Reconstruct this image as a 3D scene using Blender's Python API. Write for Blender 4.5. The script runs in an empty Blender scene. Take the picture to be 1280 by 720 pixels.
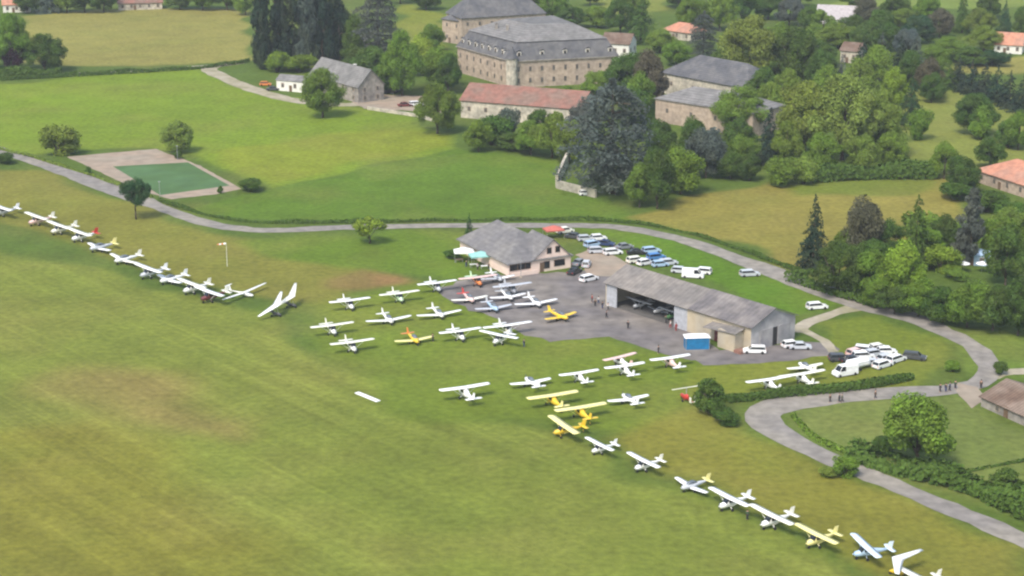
import bpy, bmesh, math, random
import numpy as np
from mathutils import Vector, Matrix, Euler

S = bpy.context.scene
COL = S.collection
R = math.radians

# ------------------------------------------------------------------ camera, world, sun, exposure
F_PX, PITCH, CAM_H = 2400.0, R(16.5), 120.0
cam_d = bpy.data.cameras.new('camera')
cam_d.sensor_width = 36.0
cam_d.lens = 36.0 * F_PX / 1280.0
cam_d.clip_start, cam_d.clip_end = 1.0, 12000.0
cam = bpy.data.objects.new('camera', cam_d)
COL.objects.link(cam)
cam.location = (0, 0, CAM_H)
cam.rotation_euler = (R(90) - PITCH, 0, 0)
S.camera = cam

SUN_EL, SUN_AZ = 53.0, 210.0          # azimuth clockwise from +Y (the way the camera looks)
world = bpy.data.worlds.new('World')
S.world = world
world.use_nodes = True
wn = world.node_tree
sky = wn.nodes.new('ShaderNodeTexSky')
sky.sky_type = 'NISHITA'
sky.sun_disc = False
sky.sun_elevation = R(SUN_EL)
sky.sun_rotation = R(SUN_AZ)
sky.air_density = 1.3
sky.dust_density = 3.0
wn.links.new(sky.outputs[0], wn.nodes['Background'].inputs[0])
wn.nodes['Background'].inputs[1].default_value = 0.15
sun_d = bpy.data.lights.new('sun', 'SUN')
sun_d.energy = 2.1
sun_d.angle = R(16)
sun_d.color = (1.0, 0.95, 0.88)
sun = bpy.data.objects.new('sun', sun_d)
COL.objects.link(sun)
az, el = R(SUN_AZ), R(SUN_EL)
sdir = Vector((math.sin(az) * math.cos(el), math.cos(az) * math.cos(el), math.sin(el)))
sun.rotation_euler = sdir.to_track_quat('Z', 'Y').to_euler()
S.view_settings.view_transform = 'Standard'
S.view_settings.look = 'None'
S.view_settings.gamma = 1.0
S.view_settings.use_curve_mapping = False
S.view_settings.exposure = 0.76
S.cycles.use_denoising = True
S.cycles.max_bounces = 5
S.cycles.diffuse_bounces = 3
S.cycles.glossy_bounces = 2
S.cycles.transmission_bounces = 3
S.cycles.volume_bounces = 0
S.cycles.pixel_filter_type = 'BLACKMAN_HARRIS'
S.cycles.filter_width = 2.3


# ------------------------------------------------------------------ helpers
def G(px, py, z=0.0):
    """place on the level ground (or at height z) seen at a spot of the photograph"""
    x = (px - 640) / F_PX
    v = (360 - py) / F_PX
    dy = math.cos(PITCH) + v * math.sin(PITCH)
    dz = -math.sin(PITCH) + v * math.cos(PITCH)
    t = (z - CAM_H) / dz
    return Vector((x * t, dy * t, z))


def pxm(p):
    """pixels per metre at a ground point"""
    c = p.y * math.cos(PITCH) + CAM_H * math.sin(PITCH)
    return F_PX / c


def lin(r, g, b, k=1.0):
    f = lambda c: (c / 12.92 if c <= 0.04045 else ((c + 0.055) / 1.055) ** 2.4)
    return (f(r / 255) * k, f(g / 255) * k, f(b / 255) * k, 1.0)


class MB:
    """collects shapes, then links them as ONE mesh object"""
    def __init__(s):
        s.v, s.f = [], []

    def add(s, vs, fs):
        n = len(s.v)
        s.v += [tuple(v) for v in vs]
        s.f += [tuple(i + n for i in f) for f in fs]

    def box(s, c, d, rz=0.0, tilt=None):
        hx, hy, hz = d[0] / 2, d[1] / 2, d[2] / 2
        m = Matrix.Translation(c) @ Matrix.Rotation(rz, 4, 'Z')
        if tilt:
            m = m @ Euler(tilt).to_matrix().to_4x4()
        vs = [m @ Vector((x, y, z)) for z in (-hz, hz) for x, y in ((-hx, -hy), (hx, -hy), (hx, hy), (-hx, hy))]
        s.add(vs, [(3, 2, 1, 0), (4, 5, 6, 7), (0, 1, 5, 4), (1, 2, 6, 5), (2, 3, 7, 6), (3, 0, 4, 7)])

    def loft(s, rings, cap=True):
        n = len(rings[0])
        vs = [v for r in rings for v in r]
        fs = []
        for i in range(len(rings) - 1):
            for j in range(n):
                k = (j + 1) % n
                fs.append((i * n + j, i * n + k, (i + 1) * n + k, (i + 1) * n + j))
        if cap:
            fs.append(tuple(range(n - 1, -1, -1)))
            fs.append(tuple((len(rings) - 1) * n + j for j in range(n)))
        s.add(vs, fs)

    def tube(s, p, q, r0, r1=None, n=6):
        p, q = Vector(p), Vector(q)
        r1 = r0 if r1 is None else r1
        d = (q - p).normalized()
        a = d.orthogonal().normalized()
        b = d.cross(a)
        ring = lambda c, r: [c + (a * math.cos(2 * math.pi * i / n) + b * math.sin(2 * math.pi * i / n)) * r for i in range(n)]
        s.loft([ring(p, r0), ring(q, r1)])

    def prism(s, poly, z0, z1):
        n = len(poly)
        vs = [(x, y, z0) for x, y in poly] + [(x, y, z1) for x, y in poly]
        s.add(vs, [tuple(range(n - 1, -1, -1)), tuple(range(n, 2 * n))] + [(i, (i + 1) % n, n + (i + 1) % n, n + i) for i in range(n)])

    def slab(s, quad, t):
        """a thick plate: its top is the given polygon"""
        q = [Vector(v) for v in quad]
        nrm = (q[1] - q[0]).cross(q[2] - q[0]).normalized()
        if nrm.z < 0:
            q.reverse()
            nrm = -nrm
        n = len(q)
        vs = [v - nrm * t for v in q] + q
        s.add(vs, [tuple(range(n - 1, -1, -1)), tuple(range(n, 2 * n))] + [(i, (i + 1) % n, n + (i + 1) % n, n + i) for i in range(n)])

    def mesh(s, name, smooth=False):
        me = bpy.data.meshes.new(name)
        me.from_pydata(s.v, [], s.f)
        me.update()
        bm = bmesh.new()
        bm.from_mesh(me)
        bmesh.ops.recalc_face_normals(bm, faces=bm.faces)
        bm.to_mesh(me)
        bm.free()
        if smooth:
            me.polygons.foreach_set('use_smooth', [True] * len(me.polygons))
        return me

    def build(s, name, mat, parent=None, smooth=False, loc=None, rz=None):
        return link(name, s.mesh(name, smooth), mat, parent, loc, rz)


def link(name, me, mat, parent=None, loc=None, rz=None):
    o = bpy.data.objects.new(name, me)
    COL.objects.link(o)
    if mat is not None:
        if not me.materials:
            me.materials.append(mat)
        o.material_slots[0].link = 'OBJECT'
        o.material_slots[0].material = mat
    if parent is not None:
        o.parent = parent
    if loc is not None:
        o.location = loc
    if rz is not None:
        o.rotation_euler.z = rz
    return o


def tag(o, label, cat, group=None):
    o['label'] = label
    o['category'] = cat
    if group:
        o['group'] = group
    return o


def thing(name, label, cat, loc=(0, 0, 0), rz=0.0, group=None):
    o = bpy.data.objects.new(name, None)
    COL.objects.link(o)
    o.location = loc
    o.rotation_euler = (0, 0, rz)
    o.empty_display_size = 0.5
    return tag(o, label, cat, group)


def struct(o):
    o['kind'] = 'structure'
    return o


# ------------------------------------------------------------------ materials
def new_mat(name):
    m = bpy.data.materials.new(name)
    m.use_nodes = True
    nt = m.node_tree
    return m, nt, nt.nodes['Principled BSDF']


def nd(nt, kind, **kw):
    n = nt.nodes.new(kind)
    for k, v in kw.items():
        setattr(n, k, v)
    return n


def noise_val(nt, scale, detail=4.0, obj=True, vec=None):
    n = nd(nt, 'ShaderNodeTexNoise')
    n.inputs['Scale'].default_value = scale
    n.inputs['Detail'].default_value = detail
    if vec is None:
        tc = nd(nt, 'ShaderNodeTexCoord')
        vec = tc.outputs['Object'] if obj else tc.outputs['Generated']
    nt.links.new(vec, n.inputs['Vector'])
    return n.outputs['Fac']


def ramp(nt, fac, lo, hi, a=0.3, b=0.7):
    r = nd(nt, 'ShaderNodeMapRange')
    r.inputs['From Min'].default_value = a
    r.inputs['From Max'].default_value = b
    r.inputs['To Min'].default_value = lo
    r.inputs['To Max'].default_value = hi
    nt.links.new(fac, r.inputs['Value'])
    return r.outputs['Result']


def math_n(nt, op, a, b):
    n = nd(nt, 'ShaderNodeMath', operation=op)
    for i, v in enumerate((a, b)):
        if isinstance(v, (int, float)):
            n.inputs[i].default_value = v
        else:
            nt.links.new(v, n.inputs[i])
    return n.outputs[0]


def scale_col(nt, col, fac):
    n = nd(nt, 'ShaderNodeVectorMath', operation='SCALE')
    if isinstance(col, tuple):
        n.inputs[0].default_value = col[:3]
    else:
        nt.links.new(col, n.inputs[0])
    nt.links.new(fac, n.inputs['Scale'])
    return n.outputs[0]


def mix_col(nt, fac, a, b):
    n = nd(nt, 'ShaderNodeMix', data_type='RGBA')
    nt.links.new(fac, n.inputs[0])
    for i, v in ((6, a), (7, b)):
        if isinstance(v, tuple):
            n.inputs[i].default_value = v
        else:
            nt.links.new(v, n.inputs[i])
    return n.outputs[2]


def surf(name, col, rough=0.8, spots=(0.8, 1.15), scale=1.2, second=None, sscale=0.35, spec=0.3, metal=0.0, bump=0.0):
    """uneven weathered surface: noise at two scales, an optional second colour in blotches"""
    m, nt, b = new_mat(name)
    f = ramp(nt, noise_val(nt, scale, 6), *spots)
    base = col
    if second:
        base = mix_col(nt, ramp(nt, noise_val(nt, sscale, 5), 0, 1, 0.42, 0.62), col, second)
    nt.links.new(scale_col(nt, base, f), b.inputs['Base Color'])
    b.inputs['Roughness'].default_value = rough
    b.inputs['Specular IOR Level'].default_value = spec
    b.inputs['Metallic'].default_value = metal
    if bump:
        bp = nd(nt, 'ShaderNodeBump')
        bp.inputs['Strength'].default_value = bump
        bp.inputs['Distance'].default_value = 0.1
        nt.links.new(noise_val(nt, scale * 4, 4), bp.inputs['Height'])
        nt.links.new(bp.outputs[0], b.inputs['Normal'])
    return m


def ribbed(name, col, rough=0.7, period=0.8, second=None, axis='X', depth=(0.82, 1.1)):
    """roof sheets or tile courses: fine ribs along one axis plus weathering"""
    m, nt, b = new_mat(name)
    tc = nd(nt, 'ShaderNodeTexCoord')
    w = nd(nt, 'ShaderNodeTexWave', bands_direction=axis)
    w.inputs['Scale'].default_value = 2 * math.pi / period / 20 * 1.0
    w.inputs['Distortion'].default_value = 1.2
    w.inputs['Detail'].default_value = 2
    nt.links.new(tc.outputs['Object'], w.inputs['Vector'])
    f = math_n(nt, 'MULTIPLY', ramp(nt, w.outputs['Fac'], depth[0], depth[1], 0, 1), ramp(nt, noise_val(nt, 0.7, 7), 0.78, 1.2))
    base = col
    if second:
        base = mix_col(nt, ramp(nt, noise_val(nt, 0.22, 6), 0, 1, 0.4, 0.62), col, second)
    nt.links.new(scale_col(nt, base, f), b.inputs['Base Color'])
    b.inputs['Roughness'].default_value = rough
    b.inputs['Specular IOR Level'].default_value = 0.3
    return m


def paint(name, col, rough=0.35):
    m, nt, b = new_mat(name)
    nt.links.new(scale_col(nt, col, ramp(nt, noise_val(nt, 1.5, 4), 0.9, 1.06)), b.inputs['Base Color'])
    b.inputs['Roughness'].default_value = rough
    return m


PAINTS = {}


def pc(name):
    return PAINTS[name]


for k, c in dict(white=(0.8, 0.8, 0.79), cream=(0.78, 0.76, 0.66), yellow=(0.74, 0.5, 0.04), pale_yellow=(0.8, 0.72, 0.3),
                 ice_blue=(0.6, 0.69, 0.78), red=(0.5, 0.04, 0.03), orange=(0.62, 0.2, 0.05), pink=(0.72, 0.5, 0.46), blue=(0.08, 0.22, 0.5),
                 pale_blue=(0.38, 0.52, 0.68), green=(0.1, 0.26, 0.09), pale_green=(0.55, 0.72, 0.5), silver=(0.5, 0.52, 0.55),
                 grey=(0.22, 0.23, 0.25), dark_grey=(0.06, 0.062, 0.068), black=(0.02, 0.02, 0.022), navy=(0.03, 0.05, 0.12),
                 maroon=(0.14, 0.03, 0.03), teal=(0.2, 0.48, 0.45), brown=(0.16, 0.09, 0.05)).items():
    PAINTS[k] = paint('paint_' + k, c + (1,))


def glass_mat(name, col=(0.015, 0.018, 0.02, 1), rough=0.12):
    m, nt, b = new_mat(name)
    nt.links.new(scale_col(nt, col, ramp(nt, noise_val(nt, 0.9, 2), 0.7, 1.4)), b.inputs['Base Color'])
    b.inputs['Roughness'].default_value = rough
    return m


M_GLASS = glass_mat('dark_glass')
M_CANOPY = glass_mat('tinted_canopy', (0.13, 0.15, 0.17, 1), 0.1)
M_RUBBER = surf('rubber', (0.02, 0.02, 0.02, 1), 0.85)
M_METAL = surf('grey_metal', (0.35, 0.36, 0.37, 1), 0.45, metal=0.4)
M_WOOD = surf('weathered_timber', (0.14, 0.09, 0.055, 1), 0.85, (0.7, 1.2), 2.0)
M_BARK = surf('bark', (0.085, 0.065, 0.045, 1), 0.95, (0.6, 1.3), 3.0)
M_STONE = surf('limestone_wall', (0.4, 0.315, 0.24, 1), 0.9, (0.72, 1.2), 0.8, (0.35, 0.28, 0.22, 1), 0.25, bump=0.3)
M_STONE_PALE = surf('pale_rubble_wall', (0.5, 0.45, 0.36, 1), 0.9, (0.65, 1.2), 0.9, (0.36, 0.33, 0.27, 1), 0.3, bump=0.3)
M_STONE_GREY = surf('grey_stone_wall', (0.3, 0.27, 0.23, 1), 0.9, (0.7, 1.2), 0.9, (0.22, 0.2, 0.18, 1), 0.3, bump=0.3)
M_PLASTER = surf('pink_plaster', (0.76, 0.59, 0.5, 1), 0.85, (0.9, 1.06), 0.6, (0.72, 0.57, 0.48, 1), 0.3)
M_PLASTER_W = surf('white_plaster', (0.68, 0.66, 0.6, 1), 0.85, (0.88, 1.06), 0.6)
M_CONCRETE = surf('beige_concrete', (0.45, 0.38, 0.27, 1), 0.9, (0.8, 1.12), 0.6, (0.36, 0.32, 0.25, 1), 0.3)
M_CORR = ribbed('weathered_metal_cladding', (0.28, 0.27, 0.28, 1), 0.6, 0.9, (0.38, 0.36, 0.35, 1))
M_SLATE = ribbed('slate_roof', (0.085, 0.086, 0.092, 1), 0.8, 0.5, (0.125, 0.122, 0.12, 1), 'Z')
M_SLATE_PALE = ribbed('pale_slate_roof', (0.185, 0.178, 0.17, 1), 0.85, 0.5, (0.14, 0.137, 0.13, 1), 'Z')
M_FIBRE = ribbed('fibre_cement_roof', (0.2, 0.18, 0.16, 1), 0.85, 1.1, (0.155, 0.143, 0.132, 1), 'X', (.92, 1.06))
M_FIBRE_D = ribbed('darker_fibre_cement_roof', (0.125, 0.115, 0.115, 1), 0.85, 1.1, (0.19, 0.172, 0.16, 1), 'X', (.92, 1.06))
M_CLUB_ROOF = ribbed('clubhouse_roof_tiles', (0.14, 0.135, 0.136, 1), 0.85, 0.6, (0.18, 0.172, 0.162, 1), 'Z', (.93, 1.05))
M_TILE = ribbed('red_clay_tiles', (0.235, 0.115, 0.085, 1), 0.9, 0.6, (0.19, 0.125, 0.095, 1))
M_TILE_OR = ribbed('orange_clay_tiles', (0.44, 0.2, 0.125, 1), 0.9, 0.6, (0.37, 0.2, 0.14, 1))
M_TILE_BR = ribbed('brown_clay_tiles', (0.13, 0.085, 0.06, 1), 0.9, 0.7, (0.2, 0.15, 0.115, 1))
M_CANVAS = surf('canvas', (0.75, 0.75, 0.73, 1), 0.9, (0.9, 1.05), 0.8)
M_CANVAS_TEAL = surf('teal_canvas', (0.25, 0.47, 0.43, 1), 0.9, (0.9, 1.05), 0.8)
M_CANVAS_RED = surf('red_canvas', (0.45, 0.13, 0.1, 1), 0.9, (0.9, 1.05), 0.8)
M_BLUE_SHEET = surf('blue_tarpaulin', (0.012, 0.15, 0.32, 1), 0.6, (0.75, 1.2), 1.0)
M_POOL = glass_mat('pool_water', (0.12, 0.36, 0.42, 1), 0.08)
M_SHIRT = {k: surf('cloth_' + k, c + (1,), 0.9) for k, c in dict(dark=(0.03, 0.03, 0.035), blue=(0.04, 0.06, 0.14), red=(0.3, 0.05, 0.05), white=(0.6, 0.6, 0.58), green=(0.04, 0.09, 0.05), brown=(0.1, 0.07, 0.05)).items()}
M_SKIN = surf('skin', (0.42, 0.25, 0.18, 1), 0.7, (0.95, 1.05))
M_HAIR = surf('hair', (0.03, 0.02, 0.015, 1), 0.8)


def foliage_mat():
    m, nt, b = new_mat('foliage')
    oi = nd(nt, 'ShaderNodeObjectInfo')
    geo = nd(nt, 'ShaderNodeNewGeometry')
    f1 = ramp(nt, geo.outputs['Random Per Island'], 0.78, 1.26, 0, 1)
    f2 = ramp(nt, noise_val(nt, 5.0, 3), 0.8, 1.2, 0.35, 0.65)
    warm = mix_col(nt, ramp(nt, noise_val(nt, 3.0, 2), 0, 0.25, 0.4, 0.7), oi.outputs['Color'], (0.12, 0.11, 0.02, 1))
    c = scale_col(nt, scale_col(nt, warm, f1), f2)
    nt.links.new(c, b.inputs['Base Color'])
    b.inputs['Roughness'].default_value = 0.65
    b.inputs['Specular IOR Level'].default_value = 0.08
    tr = nd(nt, 'ShaderNodeBsdfTranslucent')
    nt.links.new(c, tr.inputs[0])
    mx = nd(nt, 'ShaderNodeMixShader')
    mx.inputs[0].default_value = 0.3
    nt.links.new(b.outputs[0], mx.inputs[1])
    nt.links.new(tr.outputs[0], mx.inputs[2])
    nt.links.new(mx.outputs[0], nt.nodes['Material Output'].inputs[0])
    return m


M_LEAF = foliage_mat()
ROWDIR = (G(280, 372) - G(0, 258)).normalized()     # the line of parked aircraft, along the runway


def ground_mat():
    m, nt, b = new_mat('ground')
    at = nd(nt, 'ShaderNodeAttribute', attribute_name='grass')
    tc = nd(nt, 'ShaderNodeTexCoord')
    P = tc.outputs['Object']
    big = ramp(nt, noise_val(nt, 0.018, 5, vec=P), 0.92, 1.08, 0.32, 0.68)
    mid = ramp(nt, noise_val(nt, 0.11, 7, vec=P), 0.88, 1.12, 0.3, 0.7)
    fine = ramp(nt, noise_val(nt, 0.7, 6, vec=P), 0.8, 1.2, 0.3, 0.7)
    # mowing stripes along the runway
    mp = nd(nt, 'ShaderNodeMapping')
    mp.inputs['Rotation'].default_value = (0, 0, math.atan2(ROWDIR.x, ROWDIR.y))
    nt.links.new(P, mp.inputs['Vector'])
    sep = nd(nt, 'ShaderNodeSeparateXYZ')
    nt.links.new(mp.outputs[0], sep.inputs[0])
    cmb = nd(nt, 'ShaderNodeCombineXYZ')
    nt.links.new(sep.outputs[0], cmb.inputs[0])
    nt.links.new(math_n(nt, 'MULTIPLY', sep.outputs[1], 0.02), cmb.inputs[1])
    stripe = ramp(nt, noise_val(nt, 0.22, 5, vec=cmb.outputs[0]), 0.8, 1.2, 0.33, 0.67)
    smask = math_n(nt, 'MULTIPLY', at.outputs['Alpha'], ramp(nt, noise_val(nt, 0.012, 2, vec=P), 0.25, 1.0, 0.35, 0.62))
    st = math_n(nt, 'ADD', 1.0, math_n(nt, 'MULTIPLY', smask, math_n(nt, 'SUBTRACT', stripe, 1.0)))
    f = math_n(nt, 'MULTIPLY', math_n(nt, 'MULTIPLY', big, mid), math_n(nt, 'MULTIPLY', fine, st))
    # wheel tracks worn along the runway
    cmb2 = nd(nt, 'ShaderNodeCombineXYZ')
    nt.links.new(sep.outputs[0], cmb2.inputs[0])
    nt.links.new(math_n(nt, 'MULTIPLY', sep.outputs[1], 0.006), cmb2.inputs[1])
    trk = math_n(nt, 'MULTIPLY', at.outputs['Alpha'], ramp(nt, noise_val(nt, 0.9, 2, vec=cmb2.outputs[0]), 0.0, 0.16, 0.56, 0.7))
    f = math_n(nt, 'MULTIPLY', f, math_n(nt, 'ADD', 1.0, trk))
    # dry, straw-coloured patches
    dry = ramp(nt, noise_val(nt, 0.035, 7, vec=P), 0.0, 0.32, 0.47, 0.74)
    c = mix_col(nt, dry, at.outputs['Color'], (0.19, 0.16, 0.045, 1))
    lush = ramp(nt, noise_val(nt, 0.05, 5, vec=math_off(nt, P)), 0.0, 0.22, 0.5, 0.75)
    c = mix_col(nt, lush, c, (0.082, 0.128, 0.018, 1))
    nt.links.new(scale_col(nt, c, f), b.inputs['Base Color'])
    b.inputs['Roughness'].default_value = 0.95
    b.inputs['Specular IOR Level'].default_value = 0.1
    bp = nd(nt, 'ShaderNodeBump')
    bp.inputs['Strength'].default_value = 0.6
    bp.inputs['Distance'].default_value = 0.25
    nt.links.new(noise_val(nt, 1.6, 5, vec=P), bp.inputs['Height'])
    nt.links.new(bp.outputs[0], b.inputs['Normal'])
    return m


def math_off(nt, P):
    n = nd(nt, 'ShaderNodeVectorMath', operation='ADD')
    nt.links.new(P, n.inputs[0])
    n.inputs[1].default_value = (331.0, 127.0, 0)
    return n.outputs[0]


M_GROUND = ground_mat()
M_ROAD = surf('pale_worn_asphalt', (0.205, 0.188, 0.168, 1), 0.9, (0.72, 1.2), 0.45, (0.245, 0.222, 0.185, 1), 0.08, bump=0.2)
M_TRACK = surf('pale_gravel', (0.34, 0.3, 0.225, 1), 0.95, (0.8, 1.15), 0.5, (0.24, 0.22, 0.13, 1), 0.12, bump=0.2)
M_APRON = surf('grey_tarmac', (0.14, 0.126, 0.12, 1), 0.9, (0.68, 1.25), 0.3, (0.19, 0.168, 0.145, 1), 0.06, bump=0.2)
M_COURT = surf('green_court_surface', (0.055, 0.11, 0.03, 1), 0.9, (0.85, 1.15), 0.2, (0.065, 0.13, 0.045, 1), 0.08)
M_DIRT = surf('reddish_earth', (0.26, 0.155, 0.095, 1), 0.95, (0.7, 1.2), 0.3, (0.16, 0.14, 0.06, 1), 0.14, bump=0.3)
M_GRAVEL = surf('pinkish_gravel', (0.29, 0.225, 0.165, 1), 0.95, (0.8, 1.15), 0.3, (0.27, 0.225, 0.17, 1), 0.1)

# ------------------------------------------------------------------ ground: one sheet with the colour of each field's grass
K = 0.5
REG = [  # polygon in photo pixels, grass colour as it looks in sun, softness in metres, mowing stripes
    ([(-200, 262), (285, 382), (420, 470), (700, 545), (1190, 770), (-300, 1100)], (141, 155, 74), 5, 1.0),
    ([(-200, 560), (120, 520), (300, 640), (420, 760), (-300, 1000)], (146, 147, 68), 16, 1.0),
    ([(380, 540), (640, 540), (900, 640), (950, 760), (500, 760)], (136, 151, 70), 20, 0.5),
    ([(60, 462), (190, 478), (290, 520), (300, 545), (200, 535), (100, 500)], (158, 148, 94), 14, 1.0),
    ([(-100, 205), (40, 212), (130, 245), (260, 290), (330, 300), (480, 330), (400, 390), (270, 362), (-100, 245)], (146, 148, 74), 5, 0),
    ([(300, 300), (520, 292), (590, 300), (580, 345), (480, 345), (400, 335)], (118, 148, 52), 6, 0),
    ([(404, 348), (440, 340), (480, 347), (496, 359), (450, 363), (418, 359)], (152, 134, 88), 5, 0),
    ([(452, 346), (484, 350), (492, 360), (462, 360)], (166, 134, 98), 3, 0),
    ([(360, 385), (560, 345), (720, 410), (880, 450), (840, 540), (560, 520), (420, 470)], (126, 148, 58), 8, 0.3),
    ([(740, 545), (870, 500), (930, 545), (1100, 620), (1290, 690), (1290, 800), (1180, 745), (900, 618)], (146, 147, 68), 6, 0),
    ([(-100, 112), (240, 86), (300, 108), (520, 150), (580, 185), (330, 238), (270, 205), (200, 185), (40, 195), (-100, 195)], (136, 164, 54), 3, 0),
    ([(250, 190), (420, 165), (540, 165), (570, 180), (330, 230)], (150, 166, 60), 6, 0),
    ([(230, 262), (330, 240), (580, 186), (690, 200), (760, 255), (800, 275), (520, 278), (340, 275)], (108, 142, 50), 3, 0),
    ([(20, 80), (30, 20), (120, 12), (310, 10), (310, 75), (180, 84)], (166, 164, 98), 2, 0),
    ([(790, 270), (900, 235), (1100, 215), (1180, 222), (1210, 245), (1190, 330), (1000, 340), (900, 305)], (160, 154, 84), 4, 0),
    ([(960, 225), (1100, 212), (1170, 220), (1140, 245), (1000, 245)], (128, 145, 62), 5, 0),
    ([(720, 286), (830, 300), (950, 340), (1050, 378), (1000, 395), (900, 360), (800, 320)], (108, 148, 46), 2.5, 0),
    ([(1010, 404), (1090, 390), (1180, 425), (1210, 458), (1140, 480), (1060, 470), (1040, 435)], (134, 152, 62), 2.5, 0),
    ([(860, 455), (1060, 440), (1140, 475), (920, 500), (860, 490)], (138, 152, 62), 4, 0),
    ([(990, 510), (1180, 490), (1300, 540), (1300, 650), (1100, 590), (1000, 545)], (130, 148, 84), 4, 0),
    ([(1185, 425), (1300, 400), (1300, 470), (1235, 470), (1225, 450)], (122, 150, 68), 3, 0),
    ([(1130, 112), (1300, 120), (1300, 210), (1180, 205), (1110, 195)], (148, 160, 84), 5, 0),
    ([(1180, 75), (1300, 68), (1300, 90), (1190, 92)], (166, 164, 96), 4, 0),
    ([(1050, -30), (1300, -30), (1300, 8), (1050, 14)], (140, 164, 82), 6, 0),
    ([(500, 0), (560, 20), (552, 75), (520, 70), (505, 40)], (146, 158, 66), 3, 0),
    ([(735, 0), (830, -5), (830, 14), (740, 22)], (146, 158, 78), 3, 0),
]


def smooth(a, b, x):
    t = np.clip((x - a) / (b - a), 0, 1)
    return t * t * (3 - 2 * t)


def signed_dist(X, Y, poly):
    """distance to a polygon's edge, positive inside"""
    n = len(poly)
    d = np.full(X.shape, 1e9)
    ins = np.zeros(X.shape, bool)
    for i in range(n):
        x0, y0 = poly[i]
        x1, y1 = poly[(i + 1) % n]
        ex, ey = x1 - x0, y1 - y0
        t = np.clip(((X - x0) * ex + (Y - y0) * ey) / (ex * ex + ey * ey + 1e-9), 0, 1)
        d = np.minimum(d, np.hypot(X - x0 - t * ex, Y - y0 - t * ey))
        if abs(ey) > 1e-9:
            c = ((y0 > Y) != (y1 > Y)) & (X < ex * (Y - y0) / ey + x0)
            ins ^= c
    return np.where(ins, d, -d)


def ground():
    xs = np.concatenate([[-6000, -3000, -1500, -800, -500], np.arange(-300, 301, 2.0), [500, 800, 1500, 3000, 6000]])
    ys = np.concatenate([[-2000, -500, 0, 120], np.arange(200, 560, 1.5), np.arange(560, 960, 3.0), [1000, 1200, 1600, 2500, 4500, 8000]])
    X, Y = np.meshgrid(xs, ys)
    rng = np.random.default_rng(5)
    wx = sum(np.sin(X * a + Y * b + c) * d for a, b, c, d in zip(rng.normal(0, .12, 8), rng.normal(0, .12, 8), rng.uniform(0, 6, 8), [1.2] * 8))
    wy = sum(np.sin(X * a + Y * b + c) * d for a, b, c, d in zip(rng.normal(0, .12, 8), rng.normal(0, .12, 8), rng.uniform(0, 6, 8), [1.2] * 8))
    col = np.empty(X.shape + (4,))
    base = lin(104, 128, 50, K)
    for i in range(3):
        col[..., i] = base[i]
    col[..., 3] = 0
    for poly, c, soft, mow in REG:
        w = [tuple(G(px, max(py, -250))[:2]) for px, py in poly]
        d = signed_dist(X + wx * min(1, soft / 4), Y + wy * min(1, soft / 4), w)
        a = smooth(-soft / 2, soft / 2, d)
        lc = lin(c[0] * 1.015, c[1] * .995, c[2] * .86, K)
        for i in range(3):
            col[..., i] = col[..., i] * (1 - a) + lc[i] * a
        col[..., 3] = col[..., 3] * (1 - a) + mow * a
    ny, nx = X.shape
    vs = np.stack([X, Y, np.zeros_like(X)], -1).reshape(-1, 3)
    idx = np.arange(nx * ny).reshape(ny, nx)
    fs = np.stack([idx[:-1, :-1], idx[:-1, 1:], idx[1:, 1:], idx[1:, :-1]], -1).reshape(-1, 4)
    me = bpy.data.meshes.new('ground')
    me.from_pydata(vs.tolist(), [], fs.tolist())
    a = me.attributes.new('grass', 'FLOAT_COLOR', 'POINT')
    a.data.foreach_set('color', col.reshape(-1).astype(np.float32))
    struct(link('ground', me, M_GROUND))


ground()


def catmull(pts, step=3.0):
    P = [pts[0] + (pts[0] - pts[1])] + pts + [pts[-1] + (pts[-1] - pts[-2])]
    out = []
    for i in range(1, len(P) - 2):
        n = max(2, int((P[i + 1] - P[i]).length / step))
        for k in range(n):
            t = k / n
            a, b, c, d = P[i - 1], P[i], P[i + 1], P[i + 2]
            out.append(0.5 * ((2 * b) + (c - a) * t + (2 * a - 5 * b + 4 * c - d) * t * t + (3 * b - a - 3 * c + d) * t ** 3))
    out.append(P[-2])
    return out


def ribbon(name, px, width, mat, z, seed=1, jit=0.35):
    rnd = random.Random(seed)
    line = catmull([G(*p[:2]) for p in px])
    wl = [p[2] if len(p) > 2 else width for p in px]
    n = len(line)
    vs, fs = [], []
    for i, p in enumerate(line):
        t = (line[min(i + 1, n - 1)] - line[max(i - 1, 0)]).normalized()
        s = Vector((-t.y, t.x, 0))
        k = i / (n - 1) * (len(wl) - 1)
        w = wl[int(k)] + (wl[min(int(k) + 1, len(wl) - 1)] - wl[int(k)]) * (k - int(k))
        a, b = w / 2 + rnd.uniform(-jit, jit), w / 2 + rnd.uniform(-jit, jit)
        for q in (p + s * a, p + s * a * .33, p - s * b * .33, p - s * b):
            vs.append((q.x, q.y, z))
        if i:
            o = 4 * i
            fs += [(o - 4 + j, o - 3 + j, o + 1 + j, o + j) for j in range(3)]
    mb = MB()
    mb.add(vs, fs)
    return struct(mb.build(name, mat))


def patch(name, px, mat, z, seed=2, jit=0.5):
    rnd = random.Random(seed)
    w = [G(*p) for p in px]
    pts = []
    for i, p in enumerate(w):
        q = w[(i + 1) % len(w)]
        n = max(1, int((q - p).length / 2.5))
        for k in range(n):
            r = p.lerp(q, k / n)
            pts.append((r.x + rnd.uniform(-jit, jit), r.y + rnd.uniform(-jit, jit)))
    from mathutils.geometry import tessellate_polygon
    tri = tessellate_polygon([[Vector((x, y, 0)) for x, y in pts]])
    mb = MB()
    mb.add([(x, y, z) for x, y in pts], tri)
    return struct(mb.build(name, mat))


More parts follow.
